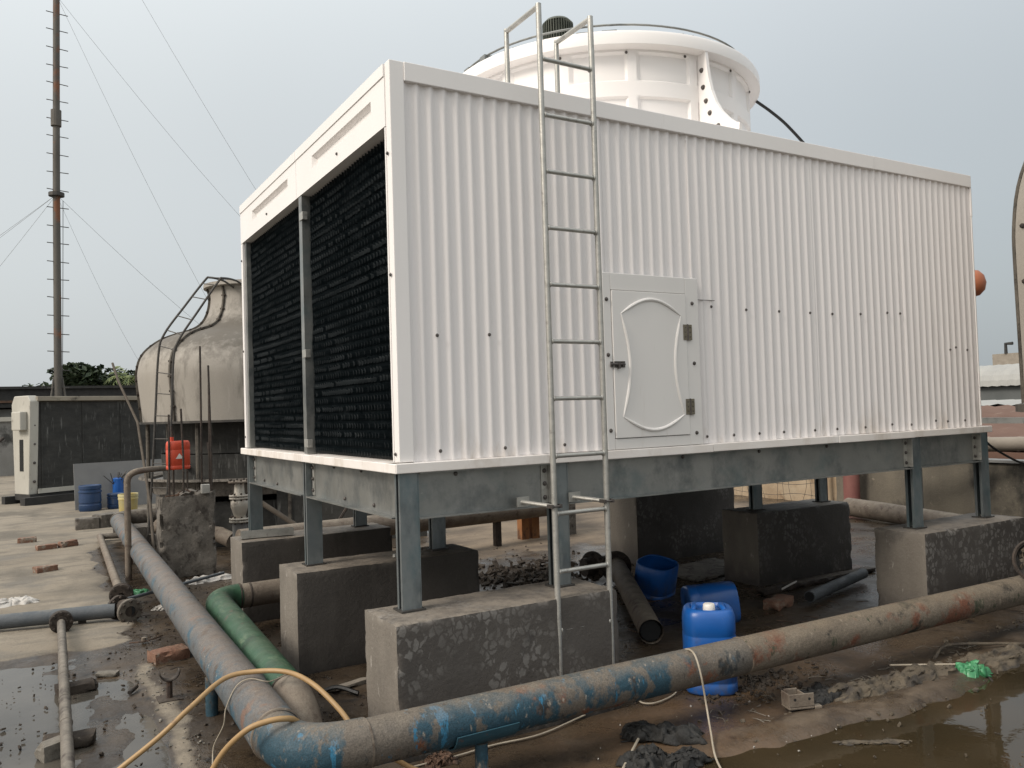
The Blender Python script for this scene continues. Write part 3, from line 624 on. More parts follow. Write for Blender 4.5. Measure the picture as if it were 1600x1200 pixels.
MB().lathe([(1.24, 4.203), (1.335, 4.203), (1.348, 4.21), (1.348, 4.285), (1.335, 4.31), (1.31, 4.318), (1.25, 4.30), (1.20, 4.25), (1.20, 3.48), (1.235, 3.48), (1.24, 4.203)], 128, (FC[0], FC[1], 0)).build('stack_rim', white, st, smooth=True, angle=40)
for k in range(4):
    th = radians(-91+90*k); c = Vector((cos(th), sin(th), 0)); pr = []
    for z, wdt in ((4.30, .075), (4.2, .085), (4.1, .095), (4.0, .11), (3.9, .135), (3.8, .175), (3.72, .225), (3.65, .29), (3.60, .35), (3.58, .40)):
        pr.append(c*(1.258+wdt)+Vector((FC[0], FC[1], z)))
    poly = [c*1.235+Vector((FC[0], FC[1], 4.30))]+pr+[c*1.64+Vector((FC[0], FC[1], 3.48)), c*1.235+Vector((FC[0], FC[1], 3.48))]
    nrm = Vector((-sin(th), cos(th), 0))
    MB().prism(poly, nrm*-.014, nrm*.014).build('stack_gusset', white, st)
    Rg = nrm.to_track_quat('-Z', 'Y').to_matrix().to_4x4()
    for z, rr in ((4.08, 1.30), (3.95, 1.31), (3.84, 1.335), (3.74, 1.37), (3.62, 1.45), (3.53, 1.55)):
        place('bolt', bolt_me, st, Matrix.Translation(c*rr+Vector((FC[0], FC[1], z))-nrm*.014) @ Rg @ Matrix.Scale(1.5, 4))
for d in (-118, -97, -74, -50, -140, 40):
    th = radians(d); c = Vector((cos(th), sin(th), 0))
    place('bolt', bolt_me, st, Matrix.Translation(c*1.262+Vector((FC[0], FC[1], 4.18))) @ c.to_track_quat('Z', 'Y').to_matrix().to_4x4() @ Matrix.Scale(.9, 4))
# guard ring
gr = MB(); ring = lambda r, z, n=72: [(FC[0]+r*cos(2*pi*i/n), FC[1]+r*sin(2*pi*i/n), z) for i in range(n+1)]
gr.tube(ring(1.24, 4.395), .008, 6, False)
gr.tube(ring(.95, 4.38), .006, 6, False); gr.tube(ring(.6, 4.40), .006, 6, False)
for i in range(24):
    t1_ = 2*pi*i/24; t2_ = t1_+(.10 if i % 2 else -.10)
    gr.tube([(FC[0]+1.33*cos(t2_), FC[1]+1.33*sin(t2_), 4.31), (FC[0]+1.12*cos(t1_), FC[1]+1.12*sin(t1_), 4.41), (FC[0]+.3*cos(t1_), FC[1]+.3*sin(t1_), 4.42)], .006, 5)
gr.build('guard_ring', galv, st)
MB().box(1.45, 3.95, 1.53, 1.61, 4.32, 4.40).box(1.45, 3.95, 1.80, 1.88, 4.32, 4.40).box(2.0, 2.5, 1.40, 1.95, 4.40, 4.415).build('motor_support', galv, T)
mo = MB().lathe([(.0001, 4.86), (.06, 4.86), (.10, 4.85), (.118, 4.83), (.118, 4.825), (.105, 4.82), (.105, 4.50), (.13, 4.49), (.13, 4.46), (.09, 4.45), (.09, 4.415), (.0001, 4.415)], 28, (2.20, 1.60, 0)).build('fan_motor', motorm, T, smooth=True)
fn = MB()
for i in range(36):
    a_ = 2*pi*i/36; M = Matrix.Translation((2.20, 1.60, 0)) @ Matrix.Rotation(a_, 4, 'Z'); fn.box(.104, .130, -.003, .003, 4.50, 4.82, M)
fn.build('cooling_fin', motorm, mo)
MB().box(2.30, 2.40, 1.52, 1.60, 4.55, 4.66).build('terminal_box', motorm, mo, bevel=.008)
MB().tube(bez([(3.78, .92, 4.20), (3.95, .91, 4.13), (4.15, .905, 4.03), (4.45, .90, 3.82), (4.8, .9, 3.50)]), .013, 8).build('motor_cable', cablek, T, smooth=True)

# ------------------------------------------------------------------ ladder
LD = empty('fixed_ladder', (1.0, -.21, GZ), 'tall galvanised pipe ladder with hooped tops bolted up the corrugated side', 'ladder')
LX = (.822, 1.180); LY = -.212; rr_ = .0165
for x, zt in zip(LX, (3.885, 3.89)):
    wob = [( x+.0025*nz3(z*1.1, x*5), LY+.003*nz3(z*1.3, x*9, 4), z) for z in [GZ+.02+(zt-GZ-.02)*i/24 for i in range(25)]]
    MB().tube(wob, rr_, 14).build('rail', galv_l, LD, smooth=True)
    MB().tube([(x, LY, zt-.012), (x, .14, zt-.012)], .015, 12).build('hoop_bar', galv_l, LD, smooth=True)
    MB().tube([(x, .145, zt+.002), (x, .145, 3.478)], .015, 12).build('hoop_post', galv_l, LD, smooth=True)
    MB().box(x-.03, x+.05, .11, .19, 3.476, 3.482).build('hoop_foot', galv_l, LD)
for k in range(12):
    z = .082+.3176*k
    o = MB().tube([(LX[0]+.012, LY, z), (LX[1]-.012, LY, z)], .0125, 12).build('rung', galv_l, LD, smooth=True)
    MB().lathe([(.0155, -.006), (.019, 0), (.0155, .006)], 10, (0, 0, 0), Matrix.Translation((LX[0]+.016, LY, z)) @ Matrix.Rotation(pi/2, 4, 'Y')).build('weld_bead', galv_l, o, smooth=True)
    MB().lathe([(.0155, -.006), (.019, 0), (.0155, .006)], 10, (0, 0, 0), Matrix.Translation((LX[1]-.016, LY, z)) @ Matrix.Rotation(pi/2, 4, 'Y')).build('weld_bead', galv_l, o, smooth=True)
for x, xo in zip(LX, (.735, 1.09)):
    MB().tube([(xo, .0, 1.092), (x-.012, LY+.005, 1.078)], .012, 10).build('standoff', galv_l, LD, smooth=True)
    MB().box(xo-.03, xo+.05, -.010, -.002, 1.064, 1.12).build('standoff_plate', galv_l, LD)
    MB().tube([(x-.03, LY-.02, 1.078), (x+.035, LY-.02, 1.078)], .006, 8).tube([(x-.03, LY+.018, 1.078), (x+.035, LY+.018, 1.078)], .005, 8).box(x+.022, x+.034, LY-.028, LY+.026, 1.068, 1.088).box(x-.034, x-.022, LY-.028, LY+.026, 1.068, 1.088).build('pipe_clamp', boltm, LD)

# ------------------------------------------------------------------ concrete plinths
def plinth(x0, x1, y0, y1, label, z1=.576, seed=1, mats=None, endm=None):
    bm = rough_block(x0, x1, y0, y1, GZ-.03, z1, .025, .0025, .0045, .008, seed)
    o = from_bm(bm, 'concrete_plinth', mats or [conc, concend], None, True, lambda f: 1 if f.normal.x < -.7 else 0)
    tag(o, label, 'concrete block', 'concrete plinths under the cooling tower'); return o
plinth(-.135, 1.225, -.225, .215, 'nearest concrete plinth, pebble-blotched front, just behind the ladder foot', seed=1)
plinth(-.14, 1.235, 1.46, 1.90, 'concrete plinth in middle of left row, beside the green pipe', seed=2, mats=[conc2, concend])
plinth(-.125, 1.215, 3.12, 3.56, 'farthest concrete plinth of left row, loose metal offcut on top', seed=3, mats=[conc2, concend])
plinth(4.19, 5.60, -.18, .26, 'right-hand concrete plinth near rusty pipe, lighter stripe on its end', seed=4)
plinth(4.20, 5.53, 1.50, 1.96, 'dark damp concrete plinth in middle of right row, above the loose grey pipe', seed=5)
plinth(4.03, 5.50, 3.06, 3.56, 'tall dark concrete plinth behind the blue containers, pale end face', z1=1.03, seed=6)
# offcut and nuts on plinths
MB().box(-.22, .22, -.03, .03, 0, .005, Matrix.Translation((.13, 3.27, .585)) @ Matrix.Rotation(-.12, 4, 'Z')).box(-.22, .22, .025, .03, .005, .06, Matrix.Translation((.13, 3.27, .585)) @ Matrix.Rotation(-.12, 4, 'Z')).box(-.22, .22, -.03, -.025, .005, .06, Matrix.Translation((.13, 3.27, .585)) @ Matrix.Rotation(-.12, 4, 'Z')).build('steel_offcut', galv_l, None)
tag(bpy.data.objects['steel_offcut'], 'short loose length of galvanised channel lying on the far left plinth', 'metal offcut')
for i, (x, y) in enumerate(((.62, 1.60), (.80, 1.66))):
    o = MB().lathe([(.0001, .02), (.016, .02), (.018, .0), (.0001, 0)], 6, (x, y, .578)).tube([(x, y, .588), (x+.05, y+.01, .588)], .007, 8).build('loose_bolt', galv_l if i == 0 else boltm)
    tag(o, ('bright' if i == 0 else 'dark rusty')+' loose bolt lying on top of the middle left plinth', 'bolt')

# ------------------------------------------------------------------ pipes
def pipe(name, pts, r, mt, label, cat='pipe', n=28, group=None, rs=None, wob=0.0):
    if wob: pts = [Vector(p)+Vector((nz3(p[0]*2, p[1]*2, 1), nz3(p[0]*2, p[1]*2, 2), nz3(p[0]*2, p[1]*2, 3)))*wob for p in pts]
    o = MB().tube(pts, r, n, True, rs).build(name, mt, None, smooth=True, angle=60)
    return tag(o, label, cat, group)
def linpts(a, b, n): a, b = Vector(a), Vector(b); return [a+(b-a)*i/n for i in range(n+1)]
def elbow(p0, c, p1, n=10):
    p0, c, p1 = map(Vector, (p0, c, p1)); return [(1-t)**2*p0+2*t*(1-t)*c+t*t*p1 for t in [i/n for i in range(n+1)]]
PZ = .20
pm0 = empty('main_pipe', (-.7, -.6, GZ), 'long fat pipe bending round the corner in front, blue paint worn under dust', 'pipe')
MB().tube(linpts((-.50, 9.15, PZ-.01), (-.735, -.27, PZ), 60), .113, 36).build('pipe_run', pipe_grey, pm0, smooth=True, angle=60)
MB().tube(elbow((-.735, -.275, PZ), (-.745, -.585, PZ), (-.44, -.588, PZ), 14), .107, 36).build('pipe_elbow', pipe_blue, pm0, smooth=True, angle=60)
MB().tube(linpts((-.442, -.588, PZ), (1.75, -.643, PZ), 40), .100, 36).build('pipe_run', pipe_blue, pm0, smooth=True, angle=60)
MB().tube(linpts((1.749, -.643, PZ), (4.4, -.695, PZ), 30)+linpts((4.5, -.698, PZ), (9.0, -.72, PZ), 20), .0995, 36).build('pipe_run', pipe_moss, pm0, smooth=True, angle=60)
MB().tube(elbow((-.50, 9.15, PZ-.01), (-.49, 9.5, PZ-.01), (-.15, 9.5, PZ-.01))+linpts((0, 9.5, PZ), (1.6, 9.6, PZ), 4), .12, 28).build('pipe_elbow', pipe_small, pm0, smooth=True, angle=60)
def bead(parent, c, ax, r, mt):
    q = Vector(ax).to_track_quat('Z', 'Y').to_matrix().to_4x4()
    prof = [(r-.004, -.010), (r+.003, -.006), (r+.0045, 0), (r+.003, .006), (r-.004, .010)]
    MB().lathe(prof, 36, (0, 0, 0), Matrix.Translation(c) @ q).build('weld_bead', mt, parent, smooth=True)
bead(pm0, (-.732, -.268, PZ), (0, 1, 0), .113, pipe_tan); bead(pm0, (-.44, -.588, PZ), (1, 0, 0), .1025, pipe_tan); bead(pm0, (1.75, -.643, PZ), (1, 0, 0), .100, pipe_moss)
bead(pm0, (-.716, .42, PZ), (0, 1, 0), .113, pipe_grey)
def pipe_post(x, y, r, z1, mt):
    MB().tube([(x, y, GZ-.02), (x, y, z1)], r, 18).build('support_post', mt, pm0, smooth=True, angle=60)
pipe_post(-.765, 1.05, .035, .12, pipe_blue); pipe_post(-.60, 6.95, .045, .12, rust)
pipe_post(.105, -.625, .030, .09, pipe_blue)
# saddle: half shell under run
sd_ = MB(); n = 12
for rr2 in (.107, .113):
    for x in (-.055, .265):
        for j in range(n+1):
            a_ = pi+.25+(pi-.5)*j/n; sd_.v.append((x, -.600+rr2*cos(a_)-.002*x, PZ+rr2*sin(a_)))
q = n+1
for j in range(n):
    sd_.f += [(j, j+1, q+j+1, q+j), (2*q+j, 2*q+j+1, 3*q+j+1, 3*q+j), (j, j+1, 2*q+j+1, 2*q+j), (q+j, q+j+1, 3*q+j+1, 3*q+j)]
sd_.f += [(0, q, 3*q, 2*q), (n, q+n, 3*q+n, 2*q+n)]
sd_.build('saddle', mat('saddle_paint', (.018, .07, .10), (.03, .10, .14), 8, rough=(.5, .7), layers=[((.16, .07, .04), 9, .6, .68, (1, 1, 1))]), pm0, smooth=True)

gp = empty('green_pipe', (-.45, 1.2, GZ), 'fat green painted pipe running beside the main pipe, bare bend at near end', 'pipe')
GZc = .185
MB().tube(elbow((-.20, 2.88, GZc), (-.385, 2.865, GZc), (-.405, 2.62, GZc), 10)+linpts((-.41, 2.55, GZc), (-.522, .30, GZc), 30), .100, 32).build('pipe_run', pipe_green, gp, smooth=True, angle=60)
MB().tube(linpts((-.198, 2.88, GZc), (1.3, 2.97, GZc), 12), .096, 32).build('pipe_run', pipe_tan, gp, smooth=True, angle=60)
MB().tube(linpts((-.522, .298, GZc), (-.523, .26, GZc), 2)+elbow((-.524, .25, GZc), (-.535, .02, GZc), (-.54, -.05, GZc-.19), 12), .097, 32).build('pipe_elbow', pipe_tan, gp, smooth=True, angle=60)
bead(gp, (-.5215, .30, GZc), (0, 1, 0), .100, rustdark); bead(gp, (-.2, 2.88, GZc), (1, 0, 0), .0995, rustdark)
bead(gp, (-.12, 2.885, GZc), (1, 0, 0), .097, rustdark)
MB().tube([(-.47, 1.3, GZ-.02), (-.47, 1.3, .10)], .03, 14).build('support_post', rustdark, gp)

def flange(parent, c, ax, R_, t, mt, bolts=8, hole=None):
    q = Vector(ax).to_track_quat('Z', 'Y').to_matrix().to_4x4(); M = Matrix.Translation(c) @ q
    pr = [(R_*.25 if not hole else hole, t/2), (R_-.006, t/2), (R_, t/2-.005), (R_, -t/2+.005), (R_-.006, -t/2), (R_*.25 if not hole else hole, -t/2)]
    m_ = MB().lathe(pr+[pr[0]], 28, (0, 0, 0), M); o = m_.build('flange', mt, parent, smooth=True)
    b_ = MB().lathe([(.0001, t/2+.02), (.010, t/2+.02), (.011, t/2+.003), (.011, -t/2-.016), (.0001, -t/2-.016)], 6).mesh('bolt', rustdark)
    for i in range(bolts):
        a_ = 2*pi*i/bolts; place('bolt', b_, o, M @ Matrix.Translation((R_*.82*cos(a_), R_*.82*sin(a_), 0)))
    return o
# left: slate header pipe with branch
sp_ = empty('slate_pipe', (-1.4, 3.9, GZ), 'slate grey pipe crossing the floor at left, ending in an open rusty valve', 'pipe')
MB().tube(linpts((-4.5, 4.55, .0), (-1.02, 3.90, .0), 30), .060, 24).build('pipe_run', pipe_slate, sp_, smooth=True, angle=60)
MB().box(-1.30, -1.24, 3.93, 3.97, GZ-.01, -.04).build('support_post', rustdark, sp_)
vb = MB().tube([(-.98, 3.99, .0), (-.93, 3.88, .0), (-.905, 3.80, .0)], .075, 20, True, [.07, .085, .06]).build('valve_body', rustdark, sp_, smooth=True)
flange(sp_, (-.985, 3.95, .01), (.5, -1, 0), .105, .03, rustdark); flange(sp_, (-.915, 3.81, -.005), (.35, -1, -.05), .105, .03, pipe_small, 8, .045)
MB().tube([(-.91, 3.84, 0), (-.917, 3.805, 0)], .045, 16).build('valve_bore', blackm, sp_)
bp2 = empty('branch_pipe', (-1.5, 1.8, GZ), 'thin muddy pipe standing off the puddle on bricks at bottom left', 'pipe')
MB().tube(linpts((-1.435, 3.70, .0), (-1.535, .15, .0), 40), .030, 20).build('pipe_run', pipe_small, bp2, smooth=True, angle=60)
MB().tube(linpts((-1.535, .1501, .0), (-1.60, -2.2, .0), 14), .030, 20).build('pipe_run', pipe_small, bp2, smooth=True, angle=60)
MB().tube([(-1.435, 3.70, 0), (-1.43, 3.9, 0)], .05, 18).build('pipe_neck', rustdark, bp2, smooth=True)
flange(bp2, (-1.434, 3.72, .0), (0, 1, 0), .088, .026, rustdark); flange(bp2, (-1.434, 3.76, .0), (0, 1, 0), .088, .026, rustdark)
for y in (2.05, 1.1, 1.55): bead(bp2, (-1.435-.1*(3.70-y)/3.55, y, 0), (0, 1, 0), .030, pipe_small)
tp = empty('thin_rusty_pipe', (-.85, 6.5, GZ), 'thin rusty pipe lying left of the main pipe, flange at its near end', 'pipe')
MB().tube(linpts((-.74, 9.30, -.01), (-.905, 4.62, -.01), 20), .042, 18).build('pipe_run', pipe_tan, tp, smooth=True)
MB().tube([(-.76, 9.24, -.01), (-.30, 9.1, -.01)], .042, 14).build('pipe_run', pipe_small, tp, smooth=True)
flange(tp, (-.905, 4.60, .0), (.1, 1, 0), .105, .026, rustdark); flange(tp, (-.91, 4.55, .0), (.2, 1, .1), .105, .026, rustdark)
pipe('conduit', linpts((-1.06, 3.98, .045), (.08, 4.90, .03), 14), .016, pipe_slate, 'thin grey conduit lying diagonally under the main pipe by the valve', 'conduit', 12)
# stubs near old tower
pipe('rusty_riser', [(-.71, 5.9, GZ), (-.71, 5.9, .92)]+[tuple(v) for v in elbow((-.71, 5.9, .95), (-.71, 5.9, 1.05), (-.6, 5.9, 1.07), 6)]+[(-.45, 6.3, 1.06), (-.1, 7.2, 1.02), (.25, 8.0, .98)], .034, pipe_tan, 'rusty bent riser pipe in front of the yellow bucket', 'pipe', 16)
pipe('stub_pipe', [(-.15, 7.9, .22), (.5, 7.2, .12), (.62, 7.05, .05)], .10, pipe_tan, 'short slanting tan pipe between broken pillar and flanged valve', 'pipe', 20)
vs_ = empty('flanged_valve', (.62, 6.0, GZ), 'upright bright steel flanged valve beside the far left plinth', 'valve')
vx, vy = .50, 6.02
MB().lathe([(.0001, .40), (.085, .40), (.085, .15), (.085, -.1)], 20, (vx, vy, 0)).build('pipe_stub', greypan, vs_, smooth=True)
MB().lathe([(.055, .86), (.06, .74), (.075, .69), (.10, .64), (.10, .58), (.075, .50), (.062, .46), (.062, .43)], 20, (vx, vy, 0)).build('valve_body', hang, vs_, smooth=True)
for z, R_ in ((.87, .125), (.71, .115), (.68, .115), (.44, .12), (.41, .12)): flange(vs_, (vx, vy, z), (0, 0, 1), R_, .022, pipe_tan if z > .8 else hang, 8)

# cross pipe behind the tower
pipe('cross_pipe', linpts((.2, 4.70, .36), (4.1, 5.18, .33), 20)+[tuple(v) for v in elbow((4.2, 5.19, .33), (4.55, 5.23, .33), (4.7, 5.5, .30))]+[(5.2, 7.0, .3)], .125, pipe_tan, 'fat brown pipe crossing behind the plinths under the tower', 'pipe')
for x, y, m_ in ((3.45, 5.12, rustdark), (1.9, 4.93, rustdark)): tag(MB().box(x-.04, x+.04, y-.04, y+.04, GZ-.01, .22).build('pipe_stand', m_), 'short dark stand propping the %s of the fat brown cross pipe' % ('right end' if x > 3 else 'middle'), 'pipe stand')
for i, x in enumerate((3.98, 4.14)): tag(MB().box(x-.055, x+.055, 5.30, 5.34, GZ-.01, .30).box(x-.055, x-.045, 5.34, 5.42, GZ-.01, .30).box(x+.045, x+.055, 5.34, 5.42, GZ-.01, .30).build('steel_stub', orangesteel), 'orange rusty channel stub, %s of the pair behind the ladder' % ('left' if i == 0 else 'right'), 'steel post')
tag(MB().box(4.55, 4.75, 5.25, 5.45, GZ-.01, .34).build('stone_block', concold), 'dark block standing behind the ladder post under the tower', 'block')
# right wall side
pipe('wall_pipe', linpts((8.62, 3.9, .06), (8.5, 3.2, .05), 4)+linpts((8.4, 2.7, .04), (8.1, 1.0, .0), 8), .13, pipe_tan, 'fat grey pipe along the foot of the parapet, behind the right plinths', 'pipe')
# ------------------------------------------------------------------ walls and background right
def wall(name, x0, x1, y0, y1, z1, mt, label, seed, res=.25):
    bm = rough_block(x0, x1, y0, y1, GZ-.05, z1, res, .012, .02, .01, seed)
    return tag(from_bm(bm, name, [mt]), label, 'wall')
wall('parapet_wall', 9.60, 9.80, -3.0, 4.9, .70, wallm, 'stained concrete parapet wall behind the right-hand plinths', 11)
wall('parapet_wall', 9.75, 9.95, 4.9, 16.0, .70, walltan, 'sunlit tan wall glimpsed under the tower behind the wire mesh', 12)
MB().box(9.57, 9.83, -3.0, 4.88, .704, .74).build('wall_coping', greypan, bpy.data.objects['parapet_wall'])
c_ = pipe('red_column', [(9.36, 4.40, GZ-.02), (9.36, 4.40, 1.5)], .12, pink, 'pinkish red oxide round column in front of the parapet', 'column')
tag(MB().box(9.50, 9.58, 5.02, 5.10, GZ, 1.4).build('red_post', pink), 'thin dark red post just left of the pinkish column', 'post')
wmx = MB(); rn = random.Random(5)
for i in range(16):
    y = 5.3+i*.2+rn.uniform(-.05, .05); wmx.tube(bez([(9.55, y, GZ), (9.55+rn.uniform(-.05, .05), y+rn.uniform(-.08, .08), .25), (9.55, y+rn.uniform(-.1, .1), .62)], 4), .004, 4)
for z in (.05, .22, .40, .55): wmx.tube(bez([(9.55, 5.2+k*.45, z+rn.uniform(-.05, .05)) for k in range(9)], 4), .004, 4)
tag(wmx.build('wire_mesh', darks), 'crooked wire mesh in front of the tan wall under the tower', 'wire mesh')
pipe('pale_pipe', linpts((8.6, 3.4, .96), (10.5, -1.5, 1.03), 10), .09, tan, 'long pale pipe above the parapet at right edge', 'pipe')
for i, y in enumerate((2.9, .2)): tag(MB().box(8.66+(3.4-y)*.388-.02, 8.66+(3.4-y)*.388+.03, y, y+.05, GZ, .875).build('pipe_stand', galv), 'galvanised stand under the long pale pipe, %s' % ('hidden near its left end' if i == 0 else 'near its right end'), 'pipe stand')
tag(MB().box(9.9, 9.96, -1.5, 3.2, 1.22, 1.30).build('steel_rail', galv), 'horizontal steel rail over the pale pipe at right', 'rail')
# neighbouring roofs
def corr_roof(x0, x1, y0, y1, zA, zB, p, mt, name, label):
    m_ = MB(); n = int((y1-y0)/p*4); vs = []; fs = []
    for i in range(n+1):
        y = y0+(y1-y0)*i/n; dz = .03*cos(2*pi*i/4)
        vs += [(x0, y, zA+dz), (x1, y, zB+dz)]
        if i: fs.append((2*i-2, 2*i-1, 2*i+1, 2*i))
    m_.add(vs, fs); m_.box(x0, x1, y0, y1, GZ, min(zA, zB)-.05)
    return tag(m_.build(name, mt), label, 'roof')
corr_roof(11.0, 19.5, -2, 14, .80, 1.33, .5, roofbrown, 'brown_roof', 'low brown sheet roof with pale streaks beyond the parapet at right')
corr_roof(19.6, 27, 0, 18, 1.36, 1.42, .6, roofgrey, 'grey_roof', 'flat pale grey roof beyond the brown sheet roof')
sh = empty('far_shed', (44, 21, GZ), 'long far shed with pale barrel roof of ribbed sheets at right', 'shed')
sv = MB()
for k in range(110):
    y = 8+k*.24; pr = [(42.0+1.6*(1-cos(a_)), y, 2.05+1.15*sin(a_)) for a_ in [radians(d) for d in range(0, 91, 15)]]
    rr3 = .0 if k % 2 else .06
    pr = [(p[0]-rr3, p[1], p[2]+rr3*.6) for p in pr]
    if k: sv.add(prev+pr, [(i, i+1, 7+i+1, 7+i) for i in range(6)])
    prev = pr
sv.build('roof', roofgrey, sh); MB().box(42.3, 60, 8, 34, GZ, 2.02).build('wall', mat('shed_wall', (.10, .11, .11), (.13, .14, .14), 1), sh); MB().box(43.6, 60, 8, 34, 2.0, 3.19).build('roof_deck', roofgrey, sh)
v_ = MB().lathe([(.5, 1.0), (.5, 1.5), (.9, 1.55), (.5, 2.0), (.1, 2.1), (.0001, 2.1)], 12, (27.5, 10.3, 0)).build('roof_vent', white); tag(v_, 'white hooded roof ventilator on the grey roof at right', 'roof vent')
bu = empty('far_building', (60, 30, 0), 'small tan far building with chimney pipe above the barrel-roofed shed', 'building')
MB().box(60, 66, 20, 30.5, 0, 4.6).build('wall', tan, bu); MB().tube([(60, 29.5, 4.6), (60, 29.5, 5.3), (60, 29.0, 5.3)], .12, 8).build('chimney', roofdark, bu); MB().tube([(60, 27.5, 4.6), (60, 27.5, 5.4)], .04, 6).build('mast', roofdark, bu)
fl = tag(MB().lathe([(.0001, -.19), (.09, -.17), (.155, -.10), (.175, 0), (.15, .10), (.09, .165), (.0001, .185)], 24, (9.52, 2.46, 3.15)).build('orange_float', orangem, None, smooth=True), 'orange ball peeking from behind the tower', 'ball')
MB().tube([(9.52, 2.46, .0), (9.52, 2.46, 2.98)], .02, 8).build('pole', darks, fl)
# ------------------------------------------------------------------ old round towers
def old_tower(name, C, R0, zb, label, hs=1.0, seams=8, a0=0.0, sw=.035, bsp=.16, basin=True, legs=8, zfoot=GZ):
    E_ = empty(name, (C[0], C[1], zfoot), label, 'cooling tower')
    pr = [(1.31 if basin else 1.35, 0), (1.335 if basin else 1.355, .25), (1.36, .5), (1.355, .62), (1.32, .75), (1.24, .86), (1.10, .965), (.95, 1.03), (.80, 1.075), (.68, 1.13), (.60, 1.21), (.55, 1.32), (.525, 1.45), (.53, 1.56), (.56, 1.63), (.575, 1.65)]
    k = R0/1.36; pr = [(r*k, zb+z*hs*k) for r, z in pr]
    P = bez([(r, 0, z) for r, z in pr], 3); pr2 = [(p.x, p.z) for p in P]
    cs_ = MB().lathe(pr2, 96, (C[0], C[1], 0)).build('shell', oldshell, E_, smooth=True, angle=60)
    MB().lathe([(.575*k, zb+1.60*k*hs), (.605*k, zb+1.61*k*hs), (.605*k, zb+1.655*k*hs), (.54*k, zb+1.655*k*hs)], 64, (C[0], C[1], 0)).build('neck_rim', oldshell, E_, smooth=True)
    MB().lathe([(1.25*k, zb-.03), (1.37*k, zb-.03), (1.37*k, zb), (1.25*k, zb)], 64, (C[0], C[1], 0)).build('shell_base_ring', darks, E_)
    bme = MB().lathe([(.0001, .02), (.016, .018), (.018, .006), (.022, 0)], 7).mesh('bolt', rustdark, True)
    for i in range(seams):
        th = a0+2*pi*i/seams; c = Vector((cos(th), sin(th), 0)); nr = Vector((-sin(th), cos(th), 0)); o3 = Vector((C[0], C[1], 0))
        m_ = MB(); vs = []; L = len(pr2)
        for sgn in (-.012, .012):
            for w_ in (-.01, sw):
                for j, (r, z) in enumerate(pr2):
                    r_, z_ = pr2[min(j+1, L-1)]; rq, zq = pr2[max(j-1, 0)]; t = Vector((r_-rq, 0, z_-zq)).normalized(); n_ = Vector((t.z, 0, -t.x))
                    rr4, zz4 = r+n_.x*w_, z+n_.z*w_; vs.append(o3+c*rr4+Vector((0, 0, zz4))+nr*sgn)
        fs = []
        for j in range(L-1):
            a_, b_, c2, d_ = j, L+j, 2*L+j, 3*L+j
            fs += [(a_, a_+1, b_+1, b_), (c2, c2+1, d_+1, d_), (b_, b_+1, d_+1, d_)]
        m_.add(vs, fs); s_ = m_.build('seam_flange', oldshell if sw > .05 else oldrust, cs_)
        if sw > .05:
            MB().tube([(vs[L+j]+vs[3*L+j])/2 for j in range(L)], .017, 8).build('edge_trim', oldrust, cs_, smooth=True)
        acc = 0
        for j in range(1, L):
            (r, z), (rp_, zp_) = pr2[j], pr2[j-1]; acc += sqrt((r-rp_)**2+(z-zp_)**2)
            if acc > bsp:
                acc = 0; t = Vector((r-rp_, 0, z-zp_)).normalized()
                for sg in (-1, 1):
                    R_ = (nr*sg).to_track_quat('Z', 'Y').to_matrix().to_4x4()
                    place('bolt', bme, s_, Matrix.Translation(o3+c*(r+t.z*sw*.55)+Vector((0, 0, z-t.x*sw*.55))+nr*sg*.012) @ R_)
    if basin:
        MB().lathe([(.2, zfoot+.55), (1.1*k, zfoot+.70), (1.22*k, .80), (1.36*k, .83), (1.37*k, .795), (1.25*k, .77), (1.22*k, .59)], 64, (C[0], C[1], 0)).build('basin', concold, E_, smooth=True)
        MB().lathe([(1.12*k, zfoot), (1.12*k, zfoot+.60)], 48, (C[0], C[1], 0)).build('base_wall', darkfill, E_, smooth=True)
        MB().lathe([(.0001, .77), (1.2*k, .77)], 48, (C[0], C[1], 0)).build('basin_water', greypan, E_)
        MB().lathe([(1.05*k, 1.15), (1.05*k, zb-.04)], 32, (C[0], C[1], 0)).lathe([(1.10*k, .78), (1.12*k, 1.14)], 32, (C[0], C[1], 0)).build('inner_fill', darkfill, E_)
    for i in range(legs):
        th = a0+.2+2*pi*i/legs; x, y = C[0]+1.27*k*cos(th), C[1]+1.27*k*sin(th)
        MB().tube([(x, y, zfoot), (x, y, zb-.03)], .028, 8).build('leg', oldrust, E_)
    return E_
ot = old_tower('round_cooling_tower', (1.37, 8.68), 1.64, 1.60, 'old bottle-shaped round cooling tower behind the white one, grimy grey shell', a0=radians(-100))
# its ladder
ol = empty('bent_ladder', (-.2, 5.9, GZ), 'rusty dark ladder leaning over the shoulder of the old round tower', 'ladder')
import_pts = []
for P0 in ([(-0.355, 7.373, GZ), (-0.284, 7.361, 0.771), (-0.225, 7.361, 1.68), (-0.178, 7.349, 2.447), (-0.107, 7.337, 2.718), (0.141, 7.302, 3.084), (0.389, 7.266, 3.426), (0.46, 7.29, 3.474), (0.7, 7.65, 3.5), (0.95, 8.2, 3.5)],
           [(-0.189, 7.113, GZ), (-0.13, 7.113, 0.771), (-0.071, 7.101, 1.668), (-0.036, 7.089, 2.388), (0.035, 7.084, 2.636), (0.271, 7.042, 3.013), (0.507, 7.007, 3.379), (0.578, 7.054, 3.438), (0.85, 7.5, 3.48), (1.1, 8.1, 3.48)]):
    P = bez(P0, 6); MB().tube(P, .014, 8).build('rail', darks, ol, smooth=True); import_pts.append(P)
for j in (2, 4, 6, 8, 10, 12, 14, 16, 20, 25, 28, 32, 35, 39, 46):
    a_, b_ = import_pts[0][j], import_pts[1][j]; MB().tube([a_, b_], .007, 6).build('rung', darks, ol)
